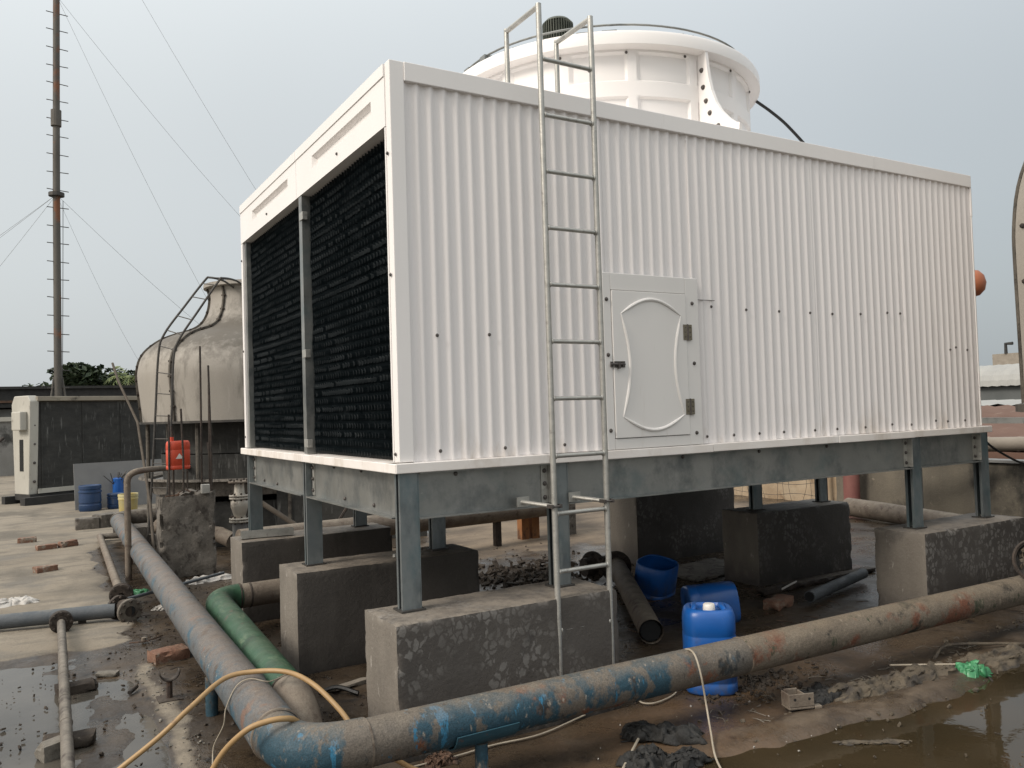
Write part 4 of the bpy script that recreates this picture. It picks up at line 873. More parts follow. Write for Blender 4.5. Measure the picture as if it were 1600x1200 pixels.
# right tower at the edge
rt_ = old_tower('round_cooling_tower', (6.325, -1.79), 1.62, 1.54, 'second old round tower at right edge, only its bolted cream seam showing', hs=2.0, a0=radians(118), sw=.13, bsp=.40, basin=False, legs=0, seams=6)
MB().tube(bez([(5.46, -.42, 1.5), (5.48, -.50, .9), (5.56, -.62, .3), (5.60, -.66, GZ)], 6), .009, 6).build('rope', darks, rt_)
MB().lathe([(1.50, 1.47), (1.80, 1.47), (1.80, 1.53), (1.50, 1.53), (1.50, 1.47)], 64, (6.325, -1.79, 0)).build('base_ledge', oldrust, rt_)
MB().tube([(6.9, -1.3, GZ), (6.9, -1.3, 1.5)], .05, 10).build('leg', oldrust, rt_); MB().tube([(6.2, -2.6, GZ), (6.2, -2.6, 1.5)], .05, 10).build('leg', oldrust, rt_); MB().tube([(7.2, -.4, GZ), (7.2, -.4, 1.5)], .05, 10).build('leg', oldrust, rt_)
MB().tube([(5.6, -2.0, GZ), (5.6, -2.0, 1.5)], .05, 10).build('leg', oldrust, rt_)
tag(MB().tube(bez([(5.43, .12, 1.30), (5.65, .05, 1.12), (5.95, -.10, .98), (6.4, -.3, 1.05), (6.9, -.45, 1.30)], 6), .010, 6).build('black_cable', cablek, None, smooth=True), 'black cable sagging from the tower corner to the old tower at right', 'cable')
bk = empty('round_pan', (3.19, -1.50, .67), 'round dark-rimmed pan of leaves and scraps at the far right edge', 'pan')
Mb = Matrix.Translation((3.25, -1.49, .665)) @ Vector((-.72, -.55, .42)).to_track_quat('Z', 'Y').to_matrix().to_4x4()
MB().lathe([(.118, .0), (.128, .01), (.138, .0), (.128, -.01), (.118, .0)], 40, (0, 0, 0), Mb).build('rim', rustdark, bk, smooth=True)
MB().lathe([(.125, 0), (.11, -.05), (.06, -.07), (.0001, -.07)], 40, (0, 0, 0), Mb).build('bowl', darks, bk, smooth=True)
sc = MB(); rn = random.Random(3)
for i in range(60):
    a_ = rn.uniform(0, 6.28); r = .105*sqrt(rn.random()); M = Mb @ Matrix.Translation((r*cos(a_), r*sin(a_), -.03+rn.uniform(-.02, .02))) @ Matrix.Rotation(rn.uniform(0, 3), 4, (rn.random(), rn.random(), rn.random())); sc.box(-.014, .014, -.009, .009, -.002, .002, M)
sc.build('leaf_scraps', rag, bk)['kind'] = 'stuff'
MB().tube([(3.28, -1.40, .76), (3.36, -1.42, 1.4), (3.42, -1.46, 2.6)], .006, 6).build('rope', wirem, bk)

# ------------------------------------------------------------------ left background
def lerp(a, b, t): return a+(b-a)*t
un = empty('old_unit', (-1.5, 16.4, GZ), 'old cream box-like cooling unit with dark side, standing left of the mast', 'cooling unit')
Nn = Vector((-1.48, 16.4, 0)); uu = Vector((.90, .43, 0)).normalized(); vv = Vector((-uu.y, uu.x, 0))
MU = Matrix((( uu.x, vv.x, 0, Nn.x), (uu.y, vv.y, 0, Nn.y), (0, 0, 1, 0), (0, 0, 0, 1)))
zt = 2.24; wd = .80
def tprism(x0, x1, ins, z0, z1, name, mt, bev=0):   # end shell tapering towards the bottom
    vs = []
    for x in (x0, x1):
        vs += [(x, ins, z0), (x, wd-ins, z0), (x, wd-.0, z1-.18), (x, wd-.12, z1), (x, .10, z1), (x, .0, z1-.12)]
    m_ = MB().add([MU @ Vector(p) for p in vs], [(0, 1, 2, 3, 4, 5), (11, 10, 9, 8, 7, 6)]+[(i, (i+1) % 6, (i+1) % 6+6, i+6) for i in range(6)])
    return m_.build(name, mt, un, bevel=bev)
tprism(-.05, .14, .10, .12, zt, 'end_panel', cream, .02)
MB().box(.14, 5.2, .06, wd-.1, .14, zt-.14, MU).build('side_fill', darkfill, un)
MB().box(.10, 5.3, -.02, wd+.02, zt-.12, zt-.02, MU).build('roof', mat('unit_roof', (.38, .34, .27), (.28, .25, .20), 2, rough=(.8, .9), layers=[((.10, .09, .07), 4, .58, .7, (1, 1, 1))]), un, bevel=.01)
MB().box(.12, 5.2, .03, .06, .14, .24, MU).build('bottom_trim', cream, un)
MB().box(-.25, 5.3, -.15, .05, -.10, .08, MU).box(-.25, 5.3, wd-.1, wd+.05, -.10, .08, MU).box(-.05, 5.2, .05, wd-.1, 0.0, .13, MU).build('skid', roofdark, un)
MB().box(-.20, -.05, .12, .50, 1.50, 1.90, MU).build('junction_box', cream, un, bevel=.02)
MB().box(-.056, -.051, .30, .46, .62, 1.30, MU).build('slot_window', blackm, un)
for i in range(5): MB().box(.20+.9*i, .235+.9*i, .045, .06, .24, zt-.14, MU).build('side_stiffener', darkfill, un)
for z in (.4, .8, 1.2, 1.6, 1.85):
    place('bolt', bolt_me, un, MU @ Matrix.Translation((.06, .09-.05*z/2, z)) @ Rmy @ Matrix.Scale(2.5, 4))
gp_ = tag(MB().box(0, 2.6, 0, .03, 0, .93, Matrix.Translation((-.80, 14.3, GZ)) @ Matrix.Rotation(.12, 4, 'Z') @ Matrix.Rotation(-.15, 4, 'X')).build('leaning_sheet', greypan), 'grey flat sheet leaning against the dark side of the old unit', 'sheet')
# drums and buckets
def drum(x, y, r, h, mt, label, name='drum', z=GZ+.015):
    o = MB().lathe([(.0001, h-.02), (r-.03, h-.02), (r-.01, h), (r, h-.01), (r, h*.86), (r-.012, h*.84), (r-.012, h*.8), (r+.006, h*.78), (r+.006, h*.72), (r-.006, h*.7), (r, h*.35), (r-.01, h*.33), (r-.01, h*.27), (r, h*.25), (r, .03), (r-.02, 0), (.0001, 0)], 28, (x, y, z)).build(name, mt, None, smooth=True, angle=40)
    return tag(o, label, 'drum')
drum(-.56, 14.0, .20, .50, blueold, 'dark blue plastic drum in front of the grey leaning sheet', 'plastic_drum')
o = drum(-.10, 14.1, .16, .30, blueold, 'small dull blue tub between blue drum and yellow bucket', 'tub')
o = MB().lathe([(.0001, .30), (.07, .30), (.10, .28), (.10, 0), (.0001, 0)], 16, (-.03, 14.4, .20)).build('blue_can', bluepl, None, smooth=True); tag(o, 'little bright blue can above the tub by yellow bucket', 'can')
tw = MB(); rn = random.Random(11)
for i in range(9): tw.tube([(-.05+rn.uniform(-.1, .1), 14.35, .38), (-.05+rn.uniform(-.25, .25), 14.35+rn.uniform(-.1, .1), .55+rn.uniform(0, .12))], .008, 5)
tag(tw.build('dry_twigs', darks), 'dark twigs sticking up behind the small blue can', 'twigs')
yb = tag(MB().lathe([(.155, .43), (.165, .44), (.168, .40), (.16, .39), (.165, .35), (.158, .34), (.14, 0), (.0001, 0)], 28, (-.09, 12.0, GZ+.015)).build('yellow_bucket', yelpl, None, smooth=True, angle=40), 'pale yellow paint-stained bucket behind the rusty riser', 'bucket')
# mast
MS = empty('mast', (-.81, 22.0, GZ), 'tall rusty guyed pole mast with climbing pegs at left', 'mast')
mastm = mat('mast_rust', (.16, .15, .13), (.10, .09, .08), 1.2, (1, 1, .6), (.7, .9), layers=[((.24, .10, .05), .9, .52, .60, (1, 1, .7)), ((.05, .045, .042), 1.3, .58, .68, (1, 1, .6))], bump=(30, .2))
MB().tube([(-.81, 22.0, GZ), (-.80, 22.0, 3), (-.775, 22, 8), (-.745, 22, 10.7), (-.71, 22.0, 13.5), (-.66, 22.0, 18)], .105, 16, True, [.105, .10, .092, .088, .085, .08]).build('pole', mastm, MS, smooth=True)
MB().tube([(-.76, 22, 9.9), (-.755, 22, 10.35)], .135, 14).build('sleeve', mastm, MS); MB().lathe([(.1, -.06), (.2, -.05), (.2, .05), (.1, .06)], 12, (-.775, 22, 7.98)).build('guy_collar', darks, MS)
for k in range(34):
    z = 2.6+.5*k; x = -.81+.15*(z/18); MB().tube([(x-.27, 21.95, z+.01*(k % 3)), (x+.27, 22.0, z-.02*(k % 2))], .013, 5).build('climbing_peg', darks, MS)
for a_, b_ in [((-.9, 22, 2.9), (-1.3, 21.7, GZ)), ((-.7, 22, 2.9), (-.3, 21.7, GZ))]: MB().tube([a_, b_], .03, 6).build('brace', mastm, MS)
MB().tube(bez([(-.70, 21.9, 2.6), (-.66, 21.88, 5), (-.62, 21.9, 7.8)], 6), .008, 4).build('mast_cable', cablek, MS)
def guy(p0, p1, r=.0035):
    P0, P1 = Vector(p0), Vector(p1); P = [P0+(P1-P0)*t-Vector((0, 0, .35*sin(pi*t))) for t in [i/14 for i in range(15)]]
    MB().tube(P, r, 4).build('guy_wire', darks, MS)
top1 = (-.775, 22, 7.98); top2 = (-.70, 22, 13.6); top3 = (-.66, 22, 17.8)
for p0, p1 in ((top1, (-9.0, 22.5, 1.5)), (top1, (-9.0, 21.4, .9)), (top1, (-6.5, 21.0, .0)), (top1, (2.2, 24.0, 2.2)), (top1, (6.5, 21.0, 1.5)),
               (top2, (4.2, 17.5, 1.0)), (top2, (7.5, 21.0, 4.0)), (top3, (6.8, 15.5, 1.2)), (top3, (-12, 22, 9))): guy(p0, p1)
lw = empty('boundary_wall', (-4, 28.6, GZ), 'old stained whitewashed boundary wall at far left behind the cream unit', 'wall')
MB().box(-14, 8, 28.7, 29.0, GZ-.05, 1.75).build('wall_face', wallgrey, lw); MB().box(-14, 8, 28.62, 29.05, 1.755, 1.90).build('coping', cream, lw)
tag(pipe('leaning_strut', [(-3.6, 27.6, GZ), (-2.2, 28.5, 1.2)], .05, rustdark, 'dark strut leaning on the boundary wall at left edge', 'strut', 8))
sd2 = empty('dark_shed', (-2, 31, GZ), 'long low shed with dark roof edge behind the boundary wall', 'shed')
MB().box(-16, 14, 31, 40, GZ, 2.2).build('wall', wallgrey, sd2); MB().box(-16.2, 14, 30.6, 40, 2.25, 2.9).build('roof', roofdark, sd2); MB().box(-16.2, 14, 30.55, 30.6, 2.42, 2.5).build('roof_trim', rust, sd2)
MB().box(-16.2, 14, 30.5, 40, 2.905, 3.0).build('roof_cap', roofdark, sd2)
pipe('leaning_pole', [(-.50, 9.75, 2.5), (-.46, 9.39, 2.22), (-.32, 8.37, 1.6), (-.36, 6.87, .59), (-.38, 6.4, GZ)], .018, barkm, 'thin bare pole leaning between old unit and round tower', 'pole', 8)
# trees
def tree(x, y, z0, rx, ry, rz, trunk_h, label, seed, n=1500, leaf=.30):
    E_ = empty('leafy_tree', (x, y, GZ), label, 'tree', 'trees beyond the shed roof'); rn = random.Random(seed); m_ = MB()
    lobes = [(rn.uniform(-.6, .6)*rx, rn.uniform(-.5, .5)*ry, rn.uniform(-.35, .5)*rz, rn.uniform(.35, .6)) for _ in range(9)]
    for i in range(n):
        L = rn.choice(lobes); d = Vector((rn.gauss(0, 1), rn.gauss(0, 1), rn.gauss(0, 1))).normalized()*(rn.random()**.35)
        p = Vector((x+L[0]+d.x*rx*L[3], y+L[1]+d.y*ry*L[3], z0+L[2]+d.z*rz*L[3]))
        M = Matrix.Translation(p) @ Matrix.Rotation(rn.uniform(0, 6.3), 4, (rn.random()-.5, rn.random()-.5, rn.random()+.01)); s_ = leaf*rn.uniform(.5, 1.2)
        m_.add([M @ Vector(q) for q in ((-s_, 0, 0), (0, -s_*.5, .05), (s_, 0, 0), (0, s_*.5, .05))], [(0, 1, 2, 3)])
    m_.build('crown', leafm, E_)
    MB().tube([(x, y, GZ), (x+.1, y, z0*.6), (x, y, z0)], .2, 8, True, [.28, .2, .1]).build('trunk', barkm, E_)
tree(3.4, 62, 4.3, 3.4, 2.5, 1.8, 3, 'rounded dark green tree right of the mast', 1, 3000)
tree(-.4, 66, 3.6, 2.6, 2.5, 1.2, 3, 'lower dark tree just left of the mast', 2, 2000)
tree(6.6, 64, 3.9, 2.4, 2.5, 1.5, 3, 'dark tree beneath the palm beside the round tower', 3, 1800)
tree(-3.2, 70, 3.0, 1.3, 1.5, .9, 3, 'small faint tree top left above the dark shed', 4, 700)
tree(-7.5, 72, 3.2, 1.8, 1.5, 1.3, 3, 'tree top peeking in at the left edge', 5, 900)
pt = empty('palm_tree', (2.44, 35.7, GZ), 'palm with yellow green fronds beside the old round tower', 'palm tree')
MB().tube([(2.44, 35.7, GZ), (2.44, 35.7, 3.3)], .13, 8).build('trunk', barkm, pt)
rn = random.Random(9)
for i in range(18):
    a_ = 2*pi*i/18+rn.uniform(-.2, .2); up_ = rn.uniform(.6, 1.5); L = rn.uniform(.7, 1.1); m_ = MB()
    sp2 = [Vector((2.44+cos(a_)*L*t, 35.7+sin(a_)*L*t, 3.35+up_*t*1.1-.9*t*t*L)) for t in [k/7 for k in range(8)]]
    for k in range(1, 8):
        for sg in (-1, 1):
            b0 = sp2[k]; dr_ = (sp2[k]-sp2[k-1]).normalized(); side = dr_.cross(Vector((0, 0, 1))).normalized()*sg
            tip = b0+side*.30*(1-abs(k/7-.5))+dr_*.18-Vector((0, 0, .12)); m_.add([b0-dr_*.03, b0+dr_*.04, tip], [(0, 1, 2)])
    m_.tube(sp2, .012, 4); m_.build('frond', palmm, pt)

# ------------------------------------------------------------------ broken pillar with bars
PB = empty('broken_pillar', (-.1, 5.9, GZ), 'broken old concrete pillar with rusty reinforcing bars sticking out of its top', 'pillar')
def topf(x, y): return .05*fbm(x*8, y*8, 1)-.14*sstep(-.12, -.38, x)+.02*nz3(x*20, y*20)
bm = rough_block(-.42, .15, 5.62, 5.98, GZ-.02, .82, .03, .016, .04, .01, 21, topf); from_bm(bm, 'pillar_body', [concold], PB)
rb = MB()
for i, (x, y, zt_) in enumerate([(-.31, 5.72, 1.68), (-.17, 5.68, 1.74), (.035, 5.75, 2.44), (.13, 5.70, 2.22), (.115, 5.72, 2.0), (-.24, 5.90, 1.55), (-.09, 5.92, 1.1), (.15, 5.92, 1.35)]):
    MB().tube([(x, y, .62), (x+.004, y, 1.2), (x+.01*(-1)**i, y+.01, zt_)], .0115, 7).build('reinforcing_bar', rustdark, PB)
for i in range(9):
    a_ = random.uniform(-.38, .12); MB().tube(bez([(a_, 5.66, .74+random.uniform(0, .06)), (a_+.12, 5.72, .80+random.uniform(-.03, .05)), (a_+.26, 5.7, .76)], 4), .007, 5).build('tie_wire', rust, PB)
bx_ = tag(MB().box(-.045, .045, -.035, .035, 0, .10, Matrix.Translation((.045, 5.60, .80))).build('switch_box', galv_l, None, bevel=.006), 'small pale metal box perched on the broken pillar', 'box')
# extra clutter under old tower

pipe('old_timber', [(.55, 5.6, .72), (.95, 5.35, .40), (1.15, 5.2, .05)], .03, barkm, 'rough slanting timber behind the far left plinth', 'timber', 8)
pipe('bent_rod', [(1.25, 5.4, .05), (1.65, 5.5, .55), (1.75, 5.5, .62)], .018, rustdark, 'rusty rod slanting up behind the two left posts', 'rod', 6)
tag(MB().box(-1.0, 1.0, -.04, .04, 0, .75, Matrix.Translation((2.2, 6.9, GZ)) @ Matrix.Rotation(-.35, 4, 'Z')).build('dark_board', darkfill), 'dark upright board right of the old tower base', 'board')  # plain dark board filling the gap beside the old tower base
# ------------------------------------------------------------------ containers
def superell(a_, b_, t, p=4.0):
    c, s = cos(t), sin(t); k = (abs(c)**p+abs(s)**p)**(-1/p); return a_*k*c, b_*k*s
def can_mesh(w_, d_, h, mt, opened=False, seed=0):
    """rounded rectangular jerrycan shell"""
    prof = [(.0, 0), (.90, .0), (.965, .008), (1, .03), (1, .12), (.975, .13), (.975, .15), (1, .16), (1, .50), (1, .66), (.978, .675), (.978, .69), (1, .705), (1, .83), (.985, .90), (.93, .955), (.84, .985)]
    if opened: prof = prof[:13]
    else: prof += [(.70, .985), (.64, .955), (.30, .945), (.0, .945)]
    n = 56; vs = []; fs = []
    for k, z in prof:
        for j in range(n):
            t = 2*pi*j/n; x, y = superell(w_/2*max(k, .001), d_/2*max(k, .001), t, 3.1); zz_ = z*h
            x *= 1+.008*nz3(t*2, z*6, seed); vs.append((x, y, zz_))
    L = len(prof)
    for i in range(L-1):
        for j in range(n): fs.append((i*n+j, i*n+(j+1) % n, (i+1)*n+(j+1) % n, (i+1)*n+j))
    return MB().add(vs, fs)
jc = empty('blue_jerrycan', (1.86, -.28, GZ), 'upright bright blue jerrycan with white screw cap behind the rusty pipe', 'jerrycan')
o = can_mesh(.31, .29, .50, bluepl).build('can_body', bluepl, jc, smooth=True, angle=50, loc=(0, 0, 0)); 
jc.rotation_euler = (0, 0, radians(-38))
MB().lathe([(.0001, .525), (.030, .525), (.034, .520), (.036, .50), (.036, .47)], 28, (.0, -.07, 0)).build('screw_cap', whitepl, jc, smooth=True, loc=(0, 0, 0))
hm = MB().tube(bez([(.10, -.07, .465), (.085, -.02, .487), (.08, .05, .488), (.085, .10, .465)], 5), .018, 12).tube(bez([(-.10, -.07, .465), (-.085, -.02, .487), (-.08, .05, .488), (-.085, .10, .465)], 5), .018, 12)
hm.build('handle', bluepl, jc, smooth=True, loc=(0, 0, 0))
def cut_can(loc, rot, label, w_=.30, d_=.26, h=.42):
    e_ = empty('cut_blue_can', loc, label, 'container', 'cut-open blue cans under the tower'); e_.rotation_euler = rot
    m_ = can_mesh(w_, d_, h, bluepl, True, 4); o_ = m_.build('can_shell', bluepl, e_, smooth=True, angle=50, loc=(0, 0, 0))
    s_ = o_.modifiers.new('wall', 'SOLIDIFY'); s_.thickness = .006; return e_
cut_can((3.22, 1.85, GZ), (radians(12), radians(-4), radians(22)), 'cut-open blue can standing upright in front of the tall dark plinth', .37, .32, .44)
cut_can((2.72, .86, GZ+.15), (radians(86), radians(8), radians(62)), 'cut-open blue can lying on its side behind the upright jerrycan', .32, .30, .52)
rj = empty('red_jerrycan', (-.20, 5.80, 1.07), 'small orange-red jerrycan with white triangle hung on the pillar bars', 'jerrycan')
can_mesh(.25, .15, .32, redpl).build('can_body', redpl, rj, smooth=True, angle=50, loc=(0, 0, 0)); MB().add([(-.055, -.0765, .12), (.035, -.0765, .12), (-.015, -.0765, .18)], [(0, 1, 2)]).add([(-.055, -.0755, .12), (.035, -.0755, .12), (-.015, -.0755, .18)], [(2, 1, 0)]).build('white_mark', whitepl, rj, loc=(0, 0, 0))
MB().lathe([(.0001, .36), (.022, .36), (.024, .31)], 14, (-.07, 0, 0)).build('screw_cap', redpl, rj, loc=(0, 0, 0)); rj.rotation_euler = (0, 0, radians(12))

# ------------------------------------------------------------------ pipes and slabs on the wet floor
dp = empty('flanged_scrap_pipe', (2.6, 1.5, GZ), 'short rusty open-ended scrap pipe with flange beside the cut blue can', 'pipe')
MB().tube(linpts((3.25, 2.42, .07), (2.16, .62, .0), 20), .088, 28, False).build('pipe_run', pipe_tan, dp, smooth=True); MB().tube([(2.17, .64, .0), (3.2, 2.35, .07)], .074, 24, True).build('pipe_bore', blackm, dp)
flange(dp, (3.24, 2.42, .07), (.55, .9, 0), .15, .03, rustdark); flange(dp, (3.10, 2.60, .07), (.9, .3, 0), .14, .03, rustdark)
MB().tube(elbow((3.24, 2.42, .07), (3.35, 2.6, .07), (3.0, 2.62, .06), 6), .09, 20).build('pipe_elbow', rustdark, dp, smooth=True)
lp = pipe('loose_grey_pipe', linpts((3.95, .72, -.02), (5.05, 1.02, -.01), 8), .047, pipe_slate, 'loose dark grey pipe length lying before the right-row plinth', 'pipe')
MB().tube([(3.943, .718, -.02), (3.99, .73, -.02)], .040, 16).build('bore', blackm, lp)
def slab(x, y, z, a, b, h, rz, mt, name, label, cat, seed, tilt=(0, 0), g=None):
    bm = rough_block(-a/2, a/2, -b/2, b/2, 0, h, max(.025, min(a, b)/8), .004, .012, .006, seed)
    o = from_bm(bm, name, [mt]); o.location = (x, y, z); o.rotation_euler = (tilt[0], tilt[1], rz); return tag(o, label, cat, g)
slab(4.35, 2.35, GZ, 1.0, .62, .035, .1, concold, 'stone_slab', 'thin broken slab on the ground between the two dark plinths', 'slab', 31)
slab(4.75, 1.28, GZ, 1.6, .10, .05, .02, rustdark, 'timber_batten', 'dark batten lying along the foot of the middle right plinth', 'batten', 32)
slab(3.72, .85, GZ, .30, .14, .08, .3, brickm, 'brick', 'damp reddish brick beside the loose grey pipe', 'brick', 33)
pipe('white_stick', [(3.86, .93, .02), (4.15, 1.03, .03)], .008, ragw, 'short white stick lying on the brick by the grey pipe', 'stick', 6)
slab(.40, 1.15, GZ, 1.0, .06, .03, .30, tan, 'timber_batten', 'pale wooden batten between the two nearest left plinths', 'batten', 34)
pipe('black_strip', bez([(-.15, 1.0, GZ+.02), (-.05, .95, GZ+.05), (.05, .85, GZ+.02)], 4), .014, cablek, 'scrap of black rubber by the green pipe bend', 'scrap', 6)
# bricks on the dry floor and in puddle
BR = [(-1.64, 9.90, 0, .10, 'brick lying flat on dry concrete, leftmost of the four far ones'), (-1.42, 8.95, .25, .09, 'grey mortar-caked brick, second from the left on dry concrete'), (-1.16, 9.02, .5, .11, 'redder brick on dry concrete, nearest to the thin rusty pipe'),
      (-1.47, 7.02, .4, .09, 'brick on dry concrete, nearest of the four lying there')]
for i, (x, y, rz, h, lb) in enumerate(BR): slab(x, y, GZ+.008, .24, .12, h*.85, rz, brickm, 'brick', lb, 'brick', 40+i, (0, 0), 'loose bricks on the floor')
slab(-.80, 2.42, GZ-.01, .25, .17, .085, .2, brickm, 'brick', 'large wet dark brick between puddle and main pipe', 'brick', 50)
slab(-1.41, 2.05, GZ-.02, .24, .13, .07, .1, rock, 'brick', 'dark wet brick propping the thin muddy pipe, farther one', 'brick', 51)
slab(-1.21, 2.28, GZ-.01, .14, .07, .035, -.5, cementm, 'tile_piece', 'flat grey-brown tile piece at the puddle edge', 'tile', 52, (.05, 0))
slab(-1.50, 1.06, GZ-.02, .26, .14, .07, -.2, rock, 'brick', 'dark wet brick propping the thin muddy pipe, nearer one', 'brick', 53)
slab(-1.58, .95, GZ-.02, .14, .1, .09, .5, cementm, 'brick', 'pale half brick left of the thin muddy pipe', 'brick', 54)
pipe('short_tube', [(-1.13, 1.75, GZ+.01), (-1.08, 1.83, GZ+.02)], .014, rustdark, 'tiny rusty tube end lying in the grey puddle', 'tube', 8)
slab(-1.47, 2.42, GZ+.0, .05, .03, .05, .2, mat('yellow_paint', (.6, .5, .1), (.65, .55, .15), 5), 'yellow_block', 'small yellow block beside the thin muddy pipe', 'block', 55)
for i, (x, y, s_) in enumerate([(-.80, 11.0, .26), (-.50, 11.1, .30), (-.25, 11.3, .22), (-.42, 9.9, .2)]):
    slab(x, y, GZ, s_*1.3, s_, s_*.75, i*.5, concold, 'concrete_lump', ['mossy concrete lump left of the far pipe bend', 'concrete lump directly behind the far pipe bend', 'concrete lump behind the foot of the riser', 'small concrete lump beside the main pipe far end'][i], 'concrete lump', 60+i)
slab(-.02, 8.6, GZ, .9, .5, .28, .2, concold, 'concrete_step', 'low concrete step left of the broken pillar foot', 'step', 66)
# saddle stand, lying fitting, clamp
ss = empty('pipe_cradle', (-.93, 1.50, GZ), 'small rusty pipe cradle standing beside the main pipe', 'pipe cradle')
MB().tube([(-.93, 1.50, GZ-.01), (-.93, 1.50, .02)], .018, 10).build('stem', rust, ss); MB().box(-1.0, -.86, 1.43, 1.57, GZ-.005, GZ+.012).build('foot_plate', rustdark, ss)
cr = MB(); cr.lathe([(.062, -.03), (.062, .03)], 24, (0, 0, 0), Matrix.Translation((-.93, 1.5, .075)) @ Matrix.Rotation(pi/2, 4, 'X'))
cr.f = [f for f in cr.f if max(cr.v[i][2] for i in f) < .08]; o = cr.build('cradle', rustdark, ss, smooth=True); s_ = o.modifiers.new('t', 'SOLIDIFY'); s_.thickness = .008
cl = empty('broken_clip', (2.0, -.83, GZ), 'rusty tan broken bracket with holes on the muddy bank', 'bracket')
Mc = Matrix.Translation((1.97, -.84, GZ+.03)) @ Matrix.Rotation(-.35, 4, 'Z')
MB().box(-.075, .075, -.045, .045, 0, .012, Mc).box(-.075, .075, -.045, -.037, .013, .085, Mc).box(-.075, -.067, -.036, .045, .013, .085, Mc).box(.02, .028, -.036, .045, .013, .08, Mc).box(-.06, .02, .037, .045, .013, .09, Mc).box(.076, .12, -.05, -.01, -.004, .012, Mc).build('bracket_body', pipe_tan, cl, bevel=.004)
for dx in (-.04, .045): MB().lathe([(.0001, 0), (.008, 0)], 10, (0, 0, 0), Mc @ Matrix.Translation((dx, -.0458, .055)) @ Rmy).build('hole', blackm, cl)
tag(pipe('round_fitting', [(-.9, 3.0, GZ+.01), (-.9, 3.0, GZ+.045)], .018, pipe_tan, 'tiny brass-coloured fitting on the floor near the valve', 'fitting', 10))
pipe('wire_scrap', bez([(-1.0, 3.02, GZ+.015), (-.88, 2.98, GZ+.02), (-.75, 3.1, GZ+.015)], 4), .005, rust, 'bent scrap of wire by the tiny fitting', 'wire', 5)
# ------------------------------------------------------------------ crumpled cloths and films
def crumple(name, x, y, z, a, b, h, rz, mt, label, cat, seed, n=34, g=None, fq=7.0):
    m_ = MB(); vs = []
    for j in range(n+1):
        for i in range(n+1):
            u_, v_ = i/n-.5, j/n-.5; e_ = 1-max(abs(u_), abs(v_))*2
            rr5 = 1+.25*nz3(u_*4+seed, v_*4, 9)
            wx = .12*nz3(u_*3, v_*3, seed+2)
            f1 = 1-min(1, 2.6*abs(nz3((u_+wx)*fq*.55+seed, v_*fq*.45, 1))); f2 = 1-min(1, 2.2*abs(nz3(u_*fq*1.3+wx*3, v_*fq*1.1+seed, 5)))
            zz_ = h*sstep(0, .30, e_+.15*nz3(u_*5+seed, v_*5, 4))*(.22+.42*f1+.20*f2)
            vs.append((u_*a*rr5+.03*nz3(u_*9, v_*9, seed), v_*b*rr5+.03*nz3(v_*9, u_*9, seed+3), zz_))
    M = Matrix.Translation((x, y, z)) @ Matrix.Rotation(rz, 4, 'Z'); vs = [M @ Vector(p) for p in vs]
    fs = [(j*(n+1)+i, j*(n+1)+i+1, (j+1)*(n+1)+i+1, (j+1)*(n+1)+i) for j in range(n) for i in range(n)]
    o = m_.add(vs, fs).build(name, mt, None, smooth=True, angle=180); s_ = o.modifiers.new('t', 'SOLIDIFY'); s_.thickness = .002
    return tag(o, label, cat, g)
crumple('plastic_rag', -1.78, 5.25, GZ+.012, .42, .30, .07, .2, ragw, 'crumpled whitish plastic rag on dry concrete at left edge', 'rag', 1)
crumple('plastic_rag', -.55, 4.2, GZ+.0, .26, .12, .05, .5, ragw, 'small pale scrap of sheet beside the main pipe and valve', 'rag', 2)
crumple('plastic_rag', .02, 5.3, GZ+.0, .5, .25, .06, .3, ragw, 'grey-white plastic scrap at the foot of the broken pillar', 'rag', 12)
crumple('black_cloth', 1.13, -.70, GZ+.003, .42, .16, .09, -.75, ragk, 'black torn cloth heap on the mud, upper of the two', 'cloth', 3)
crumple('black_cloth', .86, -.88, GZ+.003, .24, .17, .08, .1, ragk, 'black torn cloth heap at the bottom edge, lower of the two', 'cloth', 4)
crumple('black_cloth', 1.02, -.98, GZ+.003, .26, .14, .06, .1, ragk, 'greyish black rag spreading right of the lower cloth heap', 'cloth', 14)
crumple('mud_cloth', 2.52, -.86, GZ-.01, .55, .22, .09, -.15, rag, 'mud-coloured sacking on the bank, left piece', 'cloth', 5)
crumple('mud_cloth', 2.98, -.92, GZ-.01, .62, .26, .10, -.1, rag, 'mud-coloured sacking on the bank, long middle piece', 'cloth', 6)
crumple('mud_cloth', 3.75, -.98, GZ-.01, .7, .25, .08, -.12, rag, 'mud-coloured sacking on the bank, piece right of the green bag', 'cloth', 7)
crumple('green_bag', 3.30, -1.02, GZ+.0, .25, .17, .085, .1, greenbag, 'bright green torn plastic bag lying on the muddy bank', 'plastic bag', 8, fq=5)
crumple('green_bag', -.70, 5.0, GZ+.01, .16, .12, .05, .1, greenbag, 'small green plastic scrap left of the pillar foot', 'plastic bag', 9)
crumple('dark_hump', 2.24, -.76, GZ-.005, .30, .22, .07, .1, ragk, 'dark humped rag at the left end of the bank sacking', 'cloth', 10)
crumple('red_rag', .045, -.30, GZ, .16, .12, .05, .1, rust, 'dirty rust-red rag under the main pipe by the hose', 'rag', 11)
crumple('floating_scrap', 1.95, -1.32, GZ-.006, .34, .03, .012, -.55, rag, 'pale wrinkled film strip floating in the brown pool', 'scrap', 13)
pipe('bamboo_stick', [(.55, -1.02, GZ+.012), (1.05, -.62, GZ+.03)], .007, wirem, 'thin pale stick running out from under the black cloths', 'stick', 6)
pipe('pale_stick', [(2.95, -.72, GZ+.05), (3.45, -.98, GZ+.03)], .006, wirem, 'thin pale stick near the green bag', 'stick', 6)
